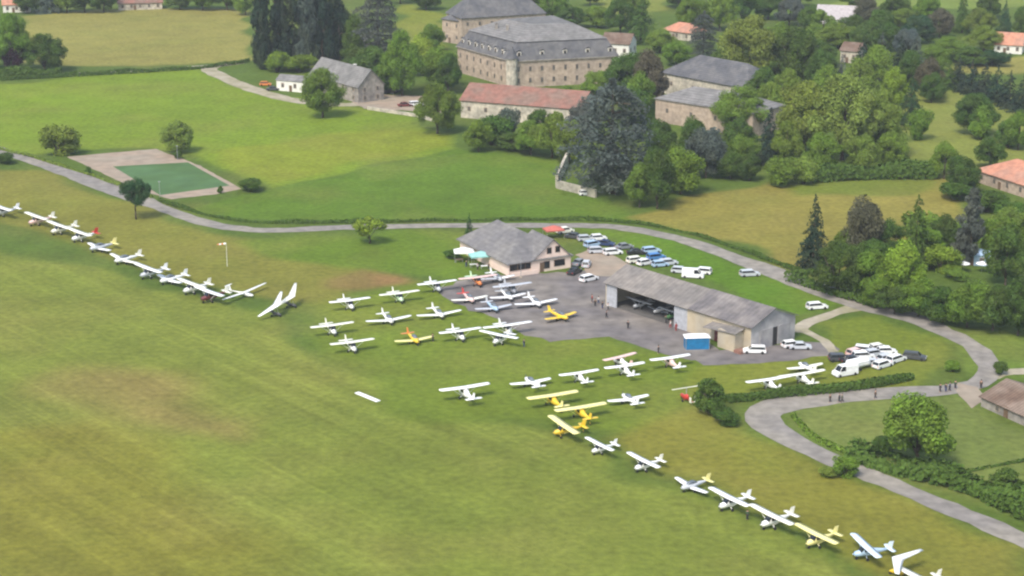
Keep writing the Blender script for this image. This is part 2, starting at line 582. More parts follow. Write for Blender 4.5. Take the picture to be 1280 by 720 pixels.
MAIN_ROAD = [(-60, 165), (0, 188), (60, 208), (130, 232), (200, 259), (255, 278, 6), (300, 286, 8), (345, 288, 6.5), (430, 284.5), (560, 282), (690, 282), (770, 284), (850, 299), (920, 323), (1000, 353), (1080, 381), (1130, 394), (1180, 414), (1215, 432, 5.5), (1234, 452, 7), (1236, 466, 7.5), (1222, 480, 7), (1180, 488), (1100, 492), (1020, 499), (972, 508, 6), (953, 519, 7.5), (961, 533, 6.5), (990, 551), (1060, 583), (1150, 620), (1280, 675), (1400, 730)]
patch('apron', [(545, 362), (575, 352), (600, 345), (640, 343), (735, 338), (775, 350), (850, 395), (905, 445), (880, 452), (835, 443), (795, 432), (760, 421), (690, 427), (655, 418), (620, 398), (580, 384), (560, 374)], M_APRON, 0.02, 3, 0.8)
patch('gravel_yard', [(720, 318), (745, 310), (775, 322), (790, 335), (760, 345), (735, 345)], M_GRAVEL, 0.03, 4)
patch('hangar_yard', [(862, 442), (1005, 428), (1035, 428), (1048, 436), (1035, 444), (985, 452), (930, 456), (880, 456)], M_APRON, 0.024, 5)
#patch('earth_patch', [(395, 345), (440, 336), (480, 345), (505, 360), (450, 368), (420, 362), (398, 360)], M_DIRT, 0.02, 6, 1.2)
ribbon('road', MAIN_ROAD, 4.6, M_ROAD, 0.04, 7)
ribbon('side_road', [(1075, 384, 5), (1045, 391), (1012, 402), (1003, 409), (1000, 416)], 3.2, M_TRACK, 0.034, 8)
ribbon('gravel_path', [(1003, 412), (1020, 420), (1036, 432), (1042, 440)], 2.2, M_TRACK, 0.03, 9)
ribbon('side_path', [(1225, 476), (1240, 470), (1262, 465), (1300, 463)], 3.5, M_TRACK, 0.034, 10)
ribbon('driveway', [(300, 78), (262, 85), (280, 97), (320, 113), (370, 126), (430, 131), (490, 127), (540, 124)], 6.0, M_TRACK, 0.03, 11)
ribbon('lane', [(-40, 100), (80, 92), (180, 88), (260, 82), (300, 78)], 3.0, M_TRACK, 0.02, 12)
patch('house_yard', [(440, 128), (470, 118), (520, 120), (560, 122), (560, 142), (500, 138), (455, 136)], M_GRAVEL, 0.036, 13)
patch('court_surround', [(84, 196), (195, 186), (250, 207), (302, 236), (270, 243), (213, 249), (170, 236), (130, 218)], M_GRAVEL, 0.02, 14, 0.3)
patch('sports_court', [(141, 208), (235, 203), (287, 232), (200, 244)], M_COURT, 0.03, 15, 0.05)
patch('dirt_verge', [(1195, 478), (1222, 484), (1235, 500), (1215, 510), (1198, 496)], M_GRAVEL, 0.05, 16)

# haze: pale even air round everything
hz = MB()
hz.box((0, 700, 64), (2600, 1900, 132))
ho = hz.build('haze', None)
ho['kind'] = 'stuff'
hm = bpy.data.materials.new('haze')
hm.use_nodes = True
hn = hm.node_tree
hn.nodes.remove(hn.nodes['Principled BSDF'])
pv = hn.nodes.new('ShaderNodeVolumePrincipled')
pv.inputs['Color'].default_value = (0.86, 0.93, 1.0, 1)
pv.inputs['Density'].default_value = 0.000095
hn.links.new(pv.outputs[0], hn.nodes['Material Output'].inputs['Volume'])
ho.data.materials.append(hm)


# ------------------------------------------------------------------ buildings
M_INDOOR_SHADE = surf('indoor_shade', (0.03, 0.028, 0.027, 1), 0.95)  # near-black colour that stands in for shade indoors

M_PANE = glass_mat('dusty_glass', (0.1, 0.09, 0.08, 1), .3)


def site(p, q):
    """origin and turn of a building whose front wall runs from photo spot p to q on the ground"""
    a, b = G(*p), G(*q)
    d = b - a
    return a, math.atan2(d.y, d.x), d.length


def window(parent, p, ang, w, h, pane=None, frame=None, name='window'):
    """a framed pane standing on a wall; ang is the way it faces"""
    a = ang + math.pi / 2
    f = MB()
    n = Vector((math.cos(ang), math.sin(ang), 0))
    f.box(Vector(p) + n * .02, (w + .24, .1, h + .24), a)
    fo = f.build(name, frame or M_STONE, parent)
    g = MB()
    g.box(Vector(p) + n * .05, (w, .1, h), a)
    g.build('pane', pane or M_GLASS, fo)
    return fo


def gable_roof(parent, x0, x1, y0, y1, ze, zr, mat, over=.45, t=.16, axis='x', yr=None, name='roof'):
    mb = MB()
    if axis == 'x':
        ym = (y0 + y1) / 2 if yr is None else yr
        s0 = (zr - ze) / (ym - y0)
        s1 = (zr - ze) / (y1 - ym)
        mb.slab([(x0 - over, y0 - over, ze - s0 * over + t), (x1 + over, y0 - over, ze - s0 * over + t), (x1 + over, ym, zr + t), (x0 - over, ym, zr + t)], t)
        mb.slab([(x0 - over, ym + .004, zr + t), (x1 + over, ym + .004, zr + t), (x1 + over, y1 + over, ze - s1 * over + t), (x0 - over, y1 + over, ze - s1 * over + t)], t)
    else:
        xm = (x0 + x1) / 2 if yr is None else yr
        s0 = (zr - ze) / (xm - x0)
        s1 = (zr - ze) / (x1 - xm)
        mb.slab([(x0 - over, y0 - over, ze - s0 * over + t), (xm, y0 - over, zr + t), (xm, y1 + over, zr + t), (x0 - over, y1 + over, ze - s0 * over + t)], t)
        mb.slab([(xm + .004, y0 - over, zr + t), (x1 + over, y0 - over, ze - s1 * over + t), (x1 + over, y1 + over, ze - s1 * over + t), (xm + .004, y1 + over, zr + t)], t)
    return mb.build(name, mat, parent)


def hip_roof(parent, x0, x1, y0, y1, ze, zr, mat, over=.5, inset=None, axis='x', name='roof', r=None):
    x0, x1, y0, y1 = x0 - over, x1 + over, y0 - over, y1 + over
    mb = MB()
    if axis == 'x':
        ym = (y0 + y1) / 2
        i = (y1 - y0) / 2 if inset is None else inset
        a, b = (x0 + i, ym, zr), (x1 - i, ym, zr)
    else:
        xm = (x0 + x1) / 2
        i = (x1 - x0) / 2 if inset is None else inset
        a, b = (xm, y0 + i, zr), (xm, y1 - i, zr)
    if r:
        a, b = r
    c = [(x0, y0, ze), (x1, y0, ze), (x1, y1, ze), (x0, y1, ze)]
    base = [(x, y, z - .18) for x, y, z in c]
    vs = base + c + [a, b]
    if axis == 'x':
        top = [(4, 5, 9, 8), (5, 6, 9), (6, 7, 8, 9), (7, 4, 8)]
    else:
        top = [(4, 5, 8), (5, 6, 9, 8), (6, 7, 9), (7, 4, 8, 9)]
    mb.add(vs, [(3, 2, 1, 0)] + [(k, (k + 1) % 4, 4 + (k + 1) % 4, 4 + k) for k in range(4)] + top)
    return mb.build(name, mat, parent)


def gable_wall(mb, x0, x1, y0, y1, ze, zr, axis='x', yr=None):
    """solid house body with gable ends"""
    if axis == 'x':
        ym = (y0 + y1) / 2 if yr is None else yr
        sec = [(y0, 0), (y1, 0), (y1, ze), (ym, zr), (y0, ze)]
        vs = [(x0, y, z) for y, z in sec] + [(x1, y, z) for y, z in sec]
    else:
        xm = (x0 + x1) / 2 if yr is None else yr
        sec = [(x0, 0), (x1, 0), (x1, ze), (xm, zr), (x0, ze)]
        vs = [(x, y0, z) for x, z in sec] + [(x, y1, z) for x, z in sec]
    mb.add(vs, [(0, 1, 2, 3, 4), (9, 8, 7, 6, 5)] + [(i, 5 + i, 5 + (i + 1) % 5, (i + 1) % 5) for i in range(5)])


def chimney(roof, p, h=1.6, mat=None):
    mb = MB()
    mb.box(Vector(p) + Vector((0, 0, h / 2)), (.9, .7, h))
    mb.box(Vector(p) + Vector((0, 0, h + .1)), (1.1, .9, .2))
    return mb.build('chimney', mat or M_PLASTER_W, roof)


def simple_house(name, label, p, q, depth, ze, zr, wall, roof, hip=False, wins=3, cat='house', floors=1, chim=None, over=.45, group=None, door=True, length=None):
    o, rz, L = site(p, q)
    L = length or L
    b = thing(name, label, cat, o, rz, group)
    w = MB()
    if hip:
        w.box((L / 2, depth / 2, ze / 2), (L, depth, ze))
        w.build('wall', wall, b)
        rf = hip_roof(b, 0, L, 0, depth, ze, zr, roof, over)
    else:
        gable_wall(w, 0, L, 0, depth, ze, zr - .05)
        w.build('wall', wall, b)
        rf = gable_roof(b, 0, L, 0, depth, ze, zr, roof, over)
    for f in range(floors):
        z = (f + .55) * ze / floors
        for k in range(wins):
            x = L * (k + .5) / wins
            window(b, (x, 0, z), -math.pi / 2, .9, min(1.3, ze / floors * .45), M_PANE)
        for k in range(2):
            window(b, (L, depth * (k + .5) / 2, z), 0, .9, min(1.3, ze / floors * .45), M_PANE)
    if door:
        d = MB()
        d.box((L * .38, -.03, 1.05), (1.1, .12, 2.1))
        d.build('door', M_WOOD, b)
    if chim:
        chimney(rf, chim)
    return b


# clubhouse
co, crz, _ = site((636, 345.5), (712, 334))
club = thing('clubhouse', 'pink clubhouse with dark windows in its gable and a big grey roof', 'clubhouse', co, crz)
CW = (G(712, 334) - G(636, 345.5)).length
mb = MB()
mb.box((CW / 2, 12, 1.5), (CW, 24, 3.0))
gable_wall(mb, CW - 10.2, CW + .12, -.35, 9, 2.8, 7.15, 'y', CW - 4.6)
mb.build('wall', M_PLASTER, club)
rf = hip_roof(club, 0, CW, 0, 24, 3.0, 7.7, M_CLUB_ROOF, .7, axis='y', r=((CW / 2, 9.5, 7.7), (CW / 2, 20, 7.7)))
mb = MB()
mb.box((5.2, 5.2, 5.45), (.9, .8, .12), 0, (.42, 0, 0))
mb.build('skylight', M_PLASTER_W, rf)
gable_roof(club, CW - 10.2, CW + .12, -.35, 9, 2.8, 7.2, M_CLUB_ROOF, .35, .16, 'y', CW - 4.6, name='gable_roof')
for x, z, w, h in ((CW - 5.6, 4.75, 1.0, 1.15), (CW - 3.4, 4.85, 1.0, 1.25), (CW - 6.2, 1.5, 1.3, 1.5), (CW - 2.9, 1.6, 2.6, 1.3)):
    window(club, (x, -.35, z), -math.pi / 2, w, h, None, M_WOOD)
for k in range(3):
    window(club, (1.2 + 2.0 * k, 0, 1.85), -math.pi / 2, 1.75, 1.2, None, M_WOOD)
mb = MB()
mb.box((CW - 7.5, -.38, 1.1), (1.0, .12, 2.2))
mb.build('door', M_WOOD, club)
mb = MB()
mb.box((3.6, -.9, .45), (7.0, .25, .9))
mb.build('terrace_wall', M_PLASTER, club)

# hangar
ho_, hrz, HL = site((757, 381), (938, 440))
hangar = thing('hangar', 'long open-fronted aircraft hangar with a weathered grey roof', 'hangar', ho_, hrz)
HW, HE, HR = 13.0, 5.0, 7.7
X1, X2, XS = HL * .08, HL * .49, HL * .58      # opening from X1 to X2; XS: where the second half begins
mb = MB()
mb.box((HL / 2, HW - .15, HE / 2), (HL, .3, HE))                         # back
mb.add([(0, 0, 0), (0, HW, 0), (0, HW, HE), (0, HW / 2, HR - .05), (0, 0, HE), (.3, 0, 0), (.3, HW, 0), (.3, HW, HE), (.3, HW / 2, HR - .05), (.3, 0, HE)],
       [(0, 1, 2, 3, 4), (9, 8, 7, 6, 5)] + [(i, 5 + i, 5 + (i + 1) % 5, (i + 1) % 5) for i in range(5)])
mb.build('wall', M_CONCRETE, hangar)
mb = MB()
mb.box(((X1 + .3) / 2, .1, HE / 2), (X1 - .3, .2, HE))
M_SHEET = surf('pale_grey_sheet', (0.36, 0.37, 0.4, 1), 0.6)
mb.build('sliding_door', M_SHEET, hangar)
mb = MB()
mb.box(((X2 + XS) / 2, .1, HE / 2), (XS - X2, .2, HE))
mb.build('sliding_door', M_SHEET, hangar)
mb = MB()
mb.box(((XS + HL) / 2, .15, HE / 2), (HL - XS - .02, .3, HE))
mb.build('front_wall', M_CONCRETE, hangar)
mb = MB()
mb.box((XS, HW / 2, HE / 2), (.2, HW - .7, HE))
mb.build('inner_wall', M_INDOOR_SHADE, hangar)  # hangar's inner shade painted on as near-black
mb = MB()                                                                # right gable end, metal sheets
mb.add([(HL + a, y, z) for a in (-.25, .02) for y, z in ((.02, 0), (HW - .02, 0), (HW - .02, HE), (HW / 2, HR - .05), (.02, HE))],
       [(0, 1, 2, 3, 4), (9, 8, 7, 6, 5)] + [(i, 5 + i, 5 + (i + 1) % 5, (i + 1) % 5) for i in range(5)])
mb.build('gable_wall', M_CORR, hangar)
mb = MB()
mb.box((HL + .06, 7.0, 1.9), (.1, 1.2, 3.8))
mb.build('doorway_shade', M_INDOOR_SHADE, hangar)  # dark panel on the gable, painted as the shade of an open doorway
for y in (4.4, 9.6):
    mb = MB()
    mb.box((HL + .1, y, 1.95), (.14, 3.6, 3.9))
    mb.build('gable_door', M_CORR, hangar)
gable_roof(hangar, 0, XS, 0, HW, HE, HR, M_FIBRE, .5, .14, name='roof')
gable_roof(hangar, XS + 1.0, HL, 0, HW, HE + .12, HR + .12, M_FIBRE_D, .5, .14, name='second_roof')
mb = MB()
mb.box(((XS + .3) / 2, HW / 2, .03), (XS - .5, HW - .7, .06))
mb.build('floor', surf('shade_dark_concrete', (0.1, 0.095, 0.09, 1), 0.9), hangar)  # floor colour darkened to keep the hangar inside in shade
# annex in front of the hangar's right half
an = MB()
an.box((HL - 4.2, -1.3, 1.9), (4.6, 2.6, 3.8))
an.build('annex_wall', M_CONCRETE, hangar)
an = MB()
an.slab([(HL - 10.4, -2.9, 3.3), (HL - 1.6, -2.9, 3.9), (HL - 1.6, -.02, 4.5), (HL - 10.4, -.02, 3.9)], .14)
an.build('annex_roof', M_FIBRE, hangar)
an = MB()
an.box((HL - 8.2, -.1, 1.35), (3.0, .2, 2.7))
an.build('annex_door', pc('maroon'), hangar)
mb = MB()
mb.box((HL - 1.0, -1.6, .3), (1.8, 2.4, .6))
mb.build('brick_plinth', M_TILE, hangar)

# blue tarpaulin shelter
bo = G(872, 437)
shel = thing('blue_shelter', 'bright blue shelter with a white top in front of the hangar', 'shelter', bo, hrz + .95)
mb = MB()
mb.box((0, 1.2, 1.2), (4.8, 2.4, 2.4))
mb.build('side_sheet', M_BLUE_SHEET, shel)
mb = MB()
mb.add([(-2.6, -.2, 2.42), (2.6, -.2, 2.42), (2.6, 2.6, 2.42), (-2.6, 2.6, 2.42), (-1.6, 1.2, 3.0), (1.6, 1.2, 3.0)], [(3, 2, 1, 0), (0, 1, 5, 4), (1, 2, 5), (2, 3, 4, 5), (3, 0, 4)])
mb.build('top_sheet', M_CANVAS, shel)
for x in (-2.35, 2.35):
    mb = MB()
    mb.tube((x, -.05, 0), (x, -.05, 2.45), .06)
    mb.build('pole', M_METAL, shel)


def gazebo(px, w, d, h, mat, label, rz=.3, peak=.9):
    g = thing('gazebo', label, 'gazebo', G(*px), rz, 'event canopies')
    mb = MB()
    mb.add([(-w / 2, -d / 2, h), (w / 2, -d / 2, h), (w / 2, d / 2, h), (-w / 2, d / 2, h), (-w / 2, -d / 2, h - .3), (w / 2, -d / 2, h - .3), (w / 2, d / 2, h - .3), (-w / 2, d / 2, h - .3), (0, 0, h + peak)],
           [(0, 1, 8), (1, 2, 8), (2, 3, 8), (3, 0, 8), (4, 5, 1, 0), (5, 6, 2, 1), (6, 7, 3, 2), (7, 4, 0, 3)])
    mb.build('canopy', mat, g)
    for x in (-1, 1):
        for y in (-1, 1):
            mb = MB()
            mb.tube((x * (w / 2 - .1), y * (d / 2 - .1), 0), (x * (w / 2 - .1), y * (d / 2 - .1), h), .04)
            mb.build('leg', M_METAL, g)
    return g


gazebo((580, 326), 4.6, 3.2, 2.4, M_CANVAS, 'white canopy left of the clubhouse, the outer one', .1)
gazebo((601, 332), 5.2, 3.4, 2.6, M_CANVAS_TEAL, 'pale teal canopy between the white canopy and the clubhouse', .25)
gazebo((692, 297), 4.6, 3.4, 2.2, M_CANVAS_RED, 'faded red canopy behind the clubhouse beside the road', .3)


def table(px, label, rz, tops):
    t = thing('table', label, 'table', G(*px), rz, 'tables under the canopies')
    mb = MB()
    mb.box((0, 0, .74), (1.8, .8, .06))
    mb.build('tabletop', tops, t)
    for x in (-.8, .8):
        for y in (-.32, .32):
            mb = MB()
            mb.box((x, y, .355), (.07, .07, .71))
            mb.build('leg', M_METAL, t)


table((592, 334), 'white table under the left edge of the teal canopy', .3, pc('white'))
table((606, 336), 'white table in front of the teal canopy, nearer the clubhouse', .2, pc('white'))
table((574, 328), 'brown table at the edge of the white canopy', .2, pc('brown'))

# chateau
cho = G(572, 90)
ch = thing('chateau', 'large pale stone chateau with a grey mansard roof and white dormers', 'chateau', cho)
CP = [G(*p) - cho for p in ((572, 90), (640, 110), (772, 103), (712, 78))]
CC_ = sum(CP, Vector()) / 4


def ring_at(k, z):
    """the plan drawn in towards its middle by k metres at each corner"""
    return [tuple(p + (CC_ - p).normalized() * k + Vector((0, 0, z))) for p in CP]


def stack(mb, a, b):
    mb.add(a + b, [(3, 2, 1, 0)] + [(k, (k + 1) % 4, 4 + (k + 1) % 4, 4 + k) for k in range(4)] + [(4, 5, 6, 7)])


mb = MB()
mb.prism([(p.x, p.y) for p in CP], 0, 9)
mb.build('wall', M_STONE, ch)
mb = MB()
stack(mb, ring_at(-.7, 8.95), ring_at(-.7, 9.3))
mb.build('cornice', M_STONE_GREY, ch)
mb = MB()
stack(mb, ring_at(-.45, 9.32), ring_at(4.4, 15.0))
rf = mb.build('roof', M_SLATE, ch)
mb = MB()
stack(mb, ring_at(3.8, 15.02), ring_at(17, 19.5))
mb.build('upper_roof', M_SLATE_PALE, rf)  # paler slate: daylight on the flatter slope put into the colour


def dormer(p, ang):
    n = Vector((math.cos(ang), math.sin(ang), 0))
    s = Vector((-n.y, n.x, 0))
    mb = MB()
    c = Vector(p)
    mb.box(c - n * 1.2 + Vector((0, 0, 1.1)), (1.5, 2.6, 2.2), ang + math.pi / 2)
    d = mb.build('dormer', M_PLASTER_W, rf)
    mb = MB()
    f, bk = c + n * .3, c - n * 2.6
    for sg in (1, -1):
        mb.slab([f + s * sg * 1.0 + Vector((0, 0, 2.22)), f + Vector((0, 0, 2.95)), bk + Vector((0, 0, 2.95)), bk + s * sg * 1.0 + Vector((0, 0, 2.22))], .1)
    mb.build('dormer_roof', M_SLATE, d)
    window(d, c + n * .1 + Vector((0, 0, 1.15)), ang, .8, 1.5)


for a, b, nd_, nw in ((CP[0], CP[1], 8, 8), (CP[1], CP[2], 5, 9)):
    e = b - a
    ang = math.atan2(e.y, e.x) - math.pi / 2
    nn = Vector((math.cos(ang), math.sin(ang), 0))
    for k in range(nd_):
        dormer(a.lerp(b, .07 + .86 * k / (nd_ - 1)) - nn * .7 + Vector((0, 0, 9.9)), ang)
    for fl in range(2):
        for k in range(nw):
            window(ch, a.lerp(b, .06 + .88 * k / (nw - 1)) + Vector((0, 0, 2.4 + 3.9 * fl)), ang, .85, 1.6, M_PANE)
for t in ((.3, .0), (.55, .1), (.5, .6)):
    q = CP[0].lerp(CP[1], t[0]).lerp(CC_, .35 + t[1] * .4)
    chimney(rf, (q.x, q.y, 15.2), 3.4, M_STONE_GREY)
# slim corner turret where the two facades meet
q = CP[1] + (CP[1] - CC_).normalized() * .3
mb = MB()
mb.tube(q, q + Vector((0, 0, 10.2)), 2.0, 2.0, 12)
tw = mb.build('turret', M_STONE_PALE, ch)
mb = MB()
mb.tube(q + Vector((0, 0, 10.2)), q + Vector((0, 0, 14.5)), 2.35, .1, 12)
mb.build('turret_roof', M_SLATE, tw)

simple_house('rear_wing', 'big grey hipped roof building standing behind the chateau, cut by the top edge', (577, 57), (682, 50), 16, 10.5, 19, M_STONE, M_SLATE, True, 7, 'building', 2)
simple_house('side_house', 'stone end building on the left of the rear wing, behind the trees', (553, 52), (577, 56), 10, 9, 12, M_STONE, M_SLATE, True, 2, 'building', 2)
simple_house('red_roofed_barn', 'long pale barn with a faded red tile roof in front of the chateau', (576, 147), (724, 159), 17, 5.6, 9.6, M_STONE_PALE, M_TILE, False, 7, 'barn')
simple_house('farm_building', 'stone farm building with a pale roof behind the yellow-green tree', (819, 152), (940, 172), 17, 7.4, 11, M_STONE, M_SLATE_PALE, True, 4, 'building', 1)
simple_house('slate_roofed_building', 'building with a broad dark slate roof behind the pale-roofed farm building', (826, 116), (935, 138), 18, 7, 13, M_STONE_PALE, M_SLATE, True, 4, 'building', 1)
simple_house('grey_roofed_house', 'stone house with a steep grey roof and white chimney by the driveway', (388, 112), (448, 129), 10, 5.4, 10.5, M_STONE_GREY, M_SLATE_PALE, False, 5, 'house', 2, (18, 6.6, 8.7))
simple_house('white_shed', 'low white shed with a blue-grey roof beside the grey-roofed house', (346, 113), (392, 117), 6, 3.6, 5.0, M_PLASTER_W, M_SLATE_PALE, False, 3, 'shed', 1, None, .3)
simple_house('white_gabled_house', 'house with a reddish roof and white walls right of the chateau', (752, 72), (786, 74), 10, 5.5, 8.6, M_PLASTER_W, M_TILE_BR, False, 3, 'house', 1)
simple_house('orange_roofed_barn', 'barn with a broad salmon tile roof at the right edge', (1219, 227), (1300, 254), 15, 3.4, 7.2, M_STONE, M_TILE_OR, True, 5, 'barn')
simple_house('grey_house', 'pale house with a lilac-grey roof among trees on the far slope', (1020, 36), (1068, 38), 11, 4.2, 9, M_PLASTER_W, surf('lilac_roof', (0.36, 0.33, 0.33, 1), 0.8), False, 4)
simple_house('salmon_roofed_house', 'small house with a salmon tile roof among trees above the slate roof', (828, 47), (864, 52), 9, 3.2, 6.2, M_STONE_PALE, M_TILE_OR, True, 3)
simple_house('orange_house', 'house with an orange tile roof and white wall on the far right slope', (1242, 66), (1277, 68), 9, 3.4, 7.2, M_PLASTER_W, M_TILE_OR, False, 3)
simple_house('orange_roofed_house', 'house with an orange roof above the hay field at the top left corner', (4, 16), (38, 15), 9, 3.4, 6.5, M_PLASTER_W, M_TILE_OR, False, 3)
simple_house('long_red_roofed_house', 'long low house with a dull red roof above the hay field', (148, 13), (203, 11.5), 10, 3.0, 6.0, M_STONE_PALE, M_TILE, False, 5)
simple_house('brown_roofed_barn', 'low barn with a brown tile roof outside the road bend at the right edge', (1226, 508), (1310, 546), 12, 1.9, 4.2, M_STONE_GREY, M_TILE_BR, False, 2, 'barn', 1, None, .4)
simple_house('garden_shed', 'pale blue shed between the bushes of the garden on the right', (1200, 331), (1236, 333), 4, 2.4, 3.4, pc('pale_blue'), pc('pale_blue'), False, 2, 'shed', 1, None, .2)
simple_house('small_house', 'small grey house half hidden by trees below the grey house on the slope', (1050, 78), (1072, 80), 8, 4.5, 7, M_STONE_PALE, M_TILE_BR, False, 2)
simple_house('lean_to', 'open lean-to, its inside shade painted dark, at the yard beside the grey-roofed house', (464, 116), (492, 118), 6, 2.6, 3.4, M_INDOOR_SHADE, M_SLATE_PALE, False, 1, 'shed', 1, None, .4)  # solid block; near-black walls stand in for shade under the roof


def wall_run(px, h, t, label, mat=None, name='stone_wall'):
    mb = MB()
    pts = [G(*p) for p in px]
    for a, b in zip(pts, pts[1:]):
        d = b - a
        mb.box((a + b) / 2 + Vector((0, 0, h / 2)), (d.length + t * .9, t, h), math.atan2(d.y, d.x))
    o = mb.build(name, mat or M_STONE_PALE)
    return tag(o, label, 'wall')


wall_run([(713, 196), (696, 234)], 3.4, .7, 'tall pale stone wall running away beside the huge cedar')
wall_run([(697, 235.4), (744, 247)], 2.2, .6, 'lower stone wall in front of the huge cedar')
wall_run([(460, 137), (520, 146), (560, 157)], 1.0, .5, 'low stone wall between the yard and the meadow')


def parasol(px, label, r=1.5):
    p = thing('parasol', label, 'parasol', G(*px), 0, 'white parasols in the garden')
    mb = MB()
    mb.tube((0, 0, 0), (0, 0, 2.5), .035)
    mb.build('pole', M_METAL, p)
    mb = MB()
    n = 8
    ring = [(math.cos(i * math.pi / 4) * r, math.sin(i * math.pi / 4) * r, 2.0) for i in range(n)]
    mb.add(ring + [(0, 0, 2.6)], [(i, (i + 1) % n, n) for i in range(n)])
    mb.build('shade', M_CANVAS, p)


parasol((1204, 340), 'white parasol in front of the left half of the garden shed')
parasol((1227, 340), 'white parasol in front of the right half of the garden shed')

# windsock
wk = thing('windsock', 'windsock on a tall pole in the rough grass behind the aircraft row', 'windsock', G(284, 333))
mb = MB()
mb.tube((0, 0, 0), (0, 0, 5.6), .05, .035)
mb.build('pole', pc('white'), wk)
for k in range(4):
    mb = MB()
    mb.tube((-.1 - .5 * k, 0, 5.4 - .06 * k), (-.1 - .5 * k - .5, 0, 5.34 - .06 * k), .24 - .03 * k, .21 - .03 * k, 10)
    mb.build('sleeve', pc('orange') if k % 2 else pc('white'), wk)
# white runway marker lying on the grass
a, b = G(446, 491), G(473, 502)
mb = MB()
mb.box((0, 0, .06), ((b - a).length, 1.0, .12))
o = mb.build('marker_board', pc('white'), None, False, (a + b) / 2, math.atan2((b - a).y, (b - a).x))
tag(o, 'long white marker board lying on the mown runway', 'marker')
o = thing('flagpole', 'thin pole on the apron in front of the clubhouse', 'pole', G(651, 347))
mb = MB()
mb.tube((0, 0, 0), (0, 0, 5.2), .06, .04)
mb.build('mast', M_METAL, o)
mb = MB()
mb.box((0, 0, .1), (.5, .5, .2))
mb.build('base', M_CONCRETE, o)
for i, (px, lb) in enumerate((((222, 200), 'far post of the sports court'), ((200, 246), 'near post of the sports court'))):
    o = thing('floodlight_post', lb, 'post', G(*px))
    mb = MB()
    mb.tube((0, 0, 0), (0, 0, 4.0), .08, .06)
    mb.build('pole', M_METAL, o)
    mb = MB()
    mb.box((0, 0, 4.05), (.5, .3, .2))
    mb.build('lamp_head', M_METAL, o)


# ------------------------------------------------------------------ trees, shrubs, hedges
def leaf_quads(pts, nrm, size, rng, aspect=0.75):
    """pts, nrm: arrays; returns vertex and face lists of small leaf clumps"""
    n = len(pts)
    nrm = nrm / np.maximum(np.linalg.norm(nrm, axis=1, keepdims=True), 1e-6)
    ref = rng.normal(size=(n, 3))
    a = np.cross(nrm, ref)
    a /= np.maximum(np.linalg.norm(a, axis=1, keepdims=True), 1e-6)
    b = np.cross(nrm, a)
    s = (size * rng.uniform(0.6, 1.4, n))[:, None]
    a, b = a * s, b * s * aspect
    bend = nrm * s * rng.uniform(-.3, .3, n)[:, None]
    v = np.stack([pts - a, pts - b + bend, pts + a, pts + b + bend], 1).reshape(-1, 3)
    f = np.arange(4 * n).reshape(n, 4)
    return v, f


def leaf_mesh(name, v, f):
    me = bpy.data.meshes.new(name)
    me.from_pydata(v.tolist(), [], f.tolist())
    me.materials.append(M_LEAF)
    return me


def lobes(rng, n, c, r, rad):
    u = rng.normal(size=(n, 3))
    u /= np.linalg.norm(u, axis=1, keepdims=True)
    u *= (rng.uniform(0.35, 1, n) ** 0.5)[:, None]
    return np.array(c) + u * np.array(r), rng.uniform(rad[0], rad[1], n)


def crown_from_lobes(rng, C, Rr, per, size, up=0.35, flat=0.85):
    P, N = [], []
    for c, r in zip(C, Rr):
        k = int(per * (r / Rr.mean()) ** 2)
        u = rng.normal(size=(k, 3))
        u /= np.linalg.norm(u, axis=1, keepdims=True)
        rr = r * rng.uniform(0.55, 1.08, k)
        p = c + u * rr[:, None] * np.array([1, 1, flat])
        P.append(p)
        N.append(u + rng.normal(size=(k, 3)) * 0.55 + np.array([0, 0, up]))
    P, N = np.concatenate(P), np.concatenate(N)
    keep = P[:, 2] > 0.01
    return leaf_quads(P[keep], N[keep], size, rng)


def trunk_mesh(name, rng, h, r, limbs, spread, top):
    mb = MB()
    mid = (rng.normal() * .01, rng.normal() * .01, h * .5)
    mb.tube((0, 0, -0.01), mid, r, r * .8, 7)
    mb.tube(mid, (0, 0, h), r * .8, r * .6, 7)
    mb.tube((0, 0, h), (rng.normal() * .02, rng.normal() * .02, top), r * .6, r * .15, 6)
    for i in range(limbs):
        a = i * 2.4 + rng.uniform(0, 1)
        z0 = h * rng.uniform(.75, 1.1)
        mb.tube((0, 0, z0), (math.cos(a) * spread, math.sin(a) * spread, z0 + (top - h) * rng.uniform(.45, .9)), r * .45, r * .12, 5)
    return mb.mesh(name, True)


def proto_broadleaf(seed, base=0.2, n=26, squash=1.0, size=.019, rad=(.10, .2), per=400):
    rng = np.random.default_rng(seed)
    cz = (1 + base) / 2 + .02
    C, Rr = lobes(rng, n, (0, 0, cz), (.36, .36, (1 - base) / 2 - .1), rad)
    C[:, :2] *= (1.1 - 0.35 * np.clip((C[:, 2:3] - cz) / .4, -0.6, 1))
    v, f = crown_from_lobes(rng, C, Rr, per, size)
    return leaf_mesh('crown', v, f), trunk_mesh('trunk', rng, base + .1, .028, 5, .22, .8)


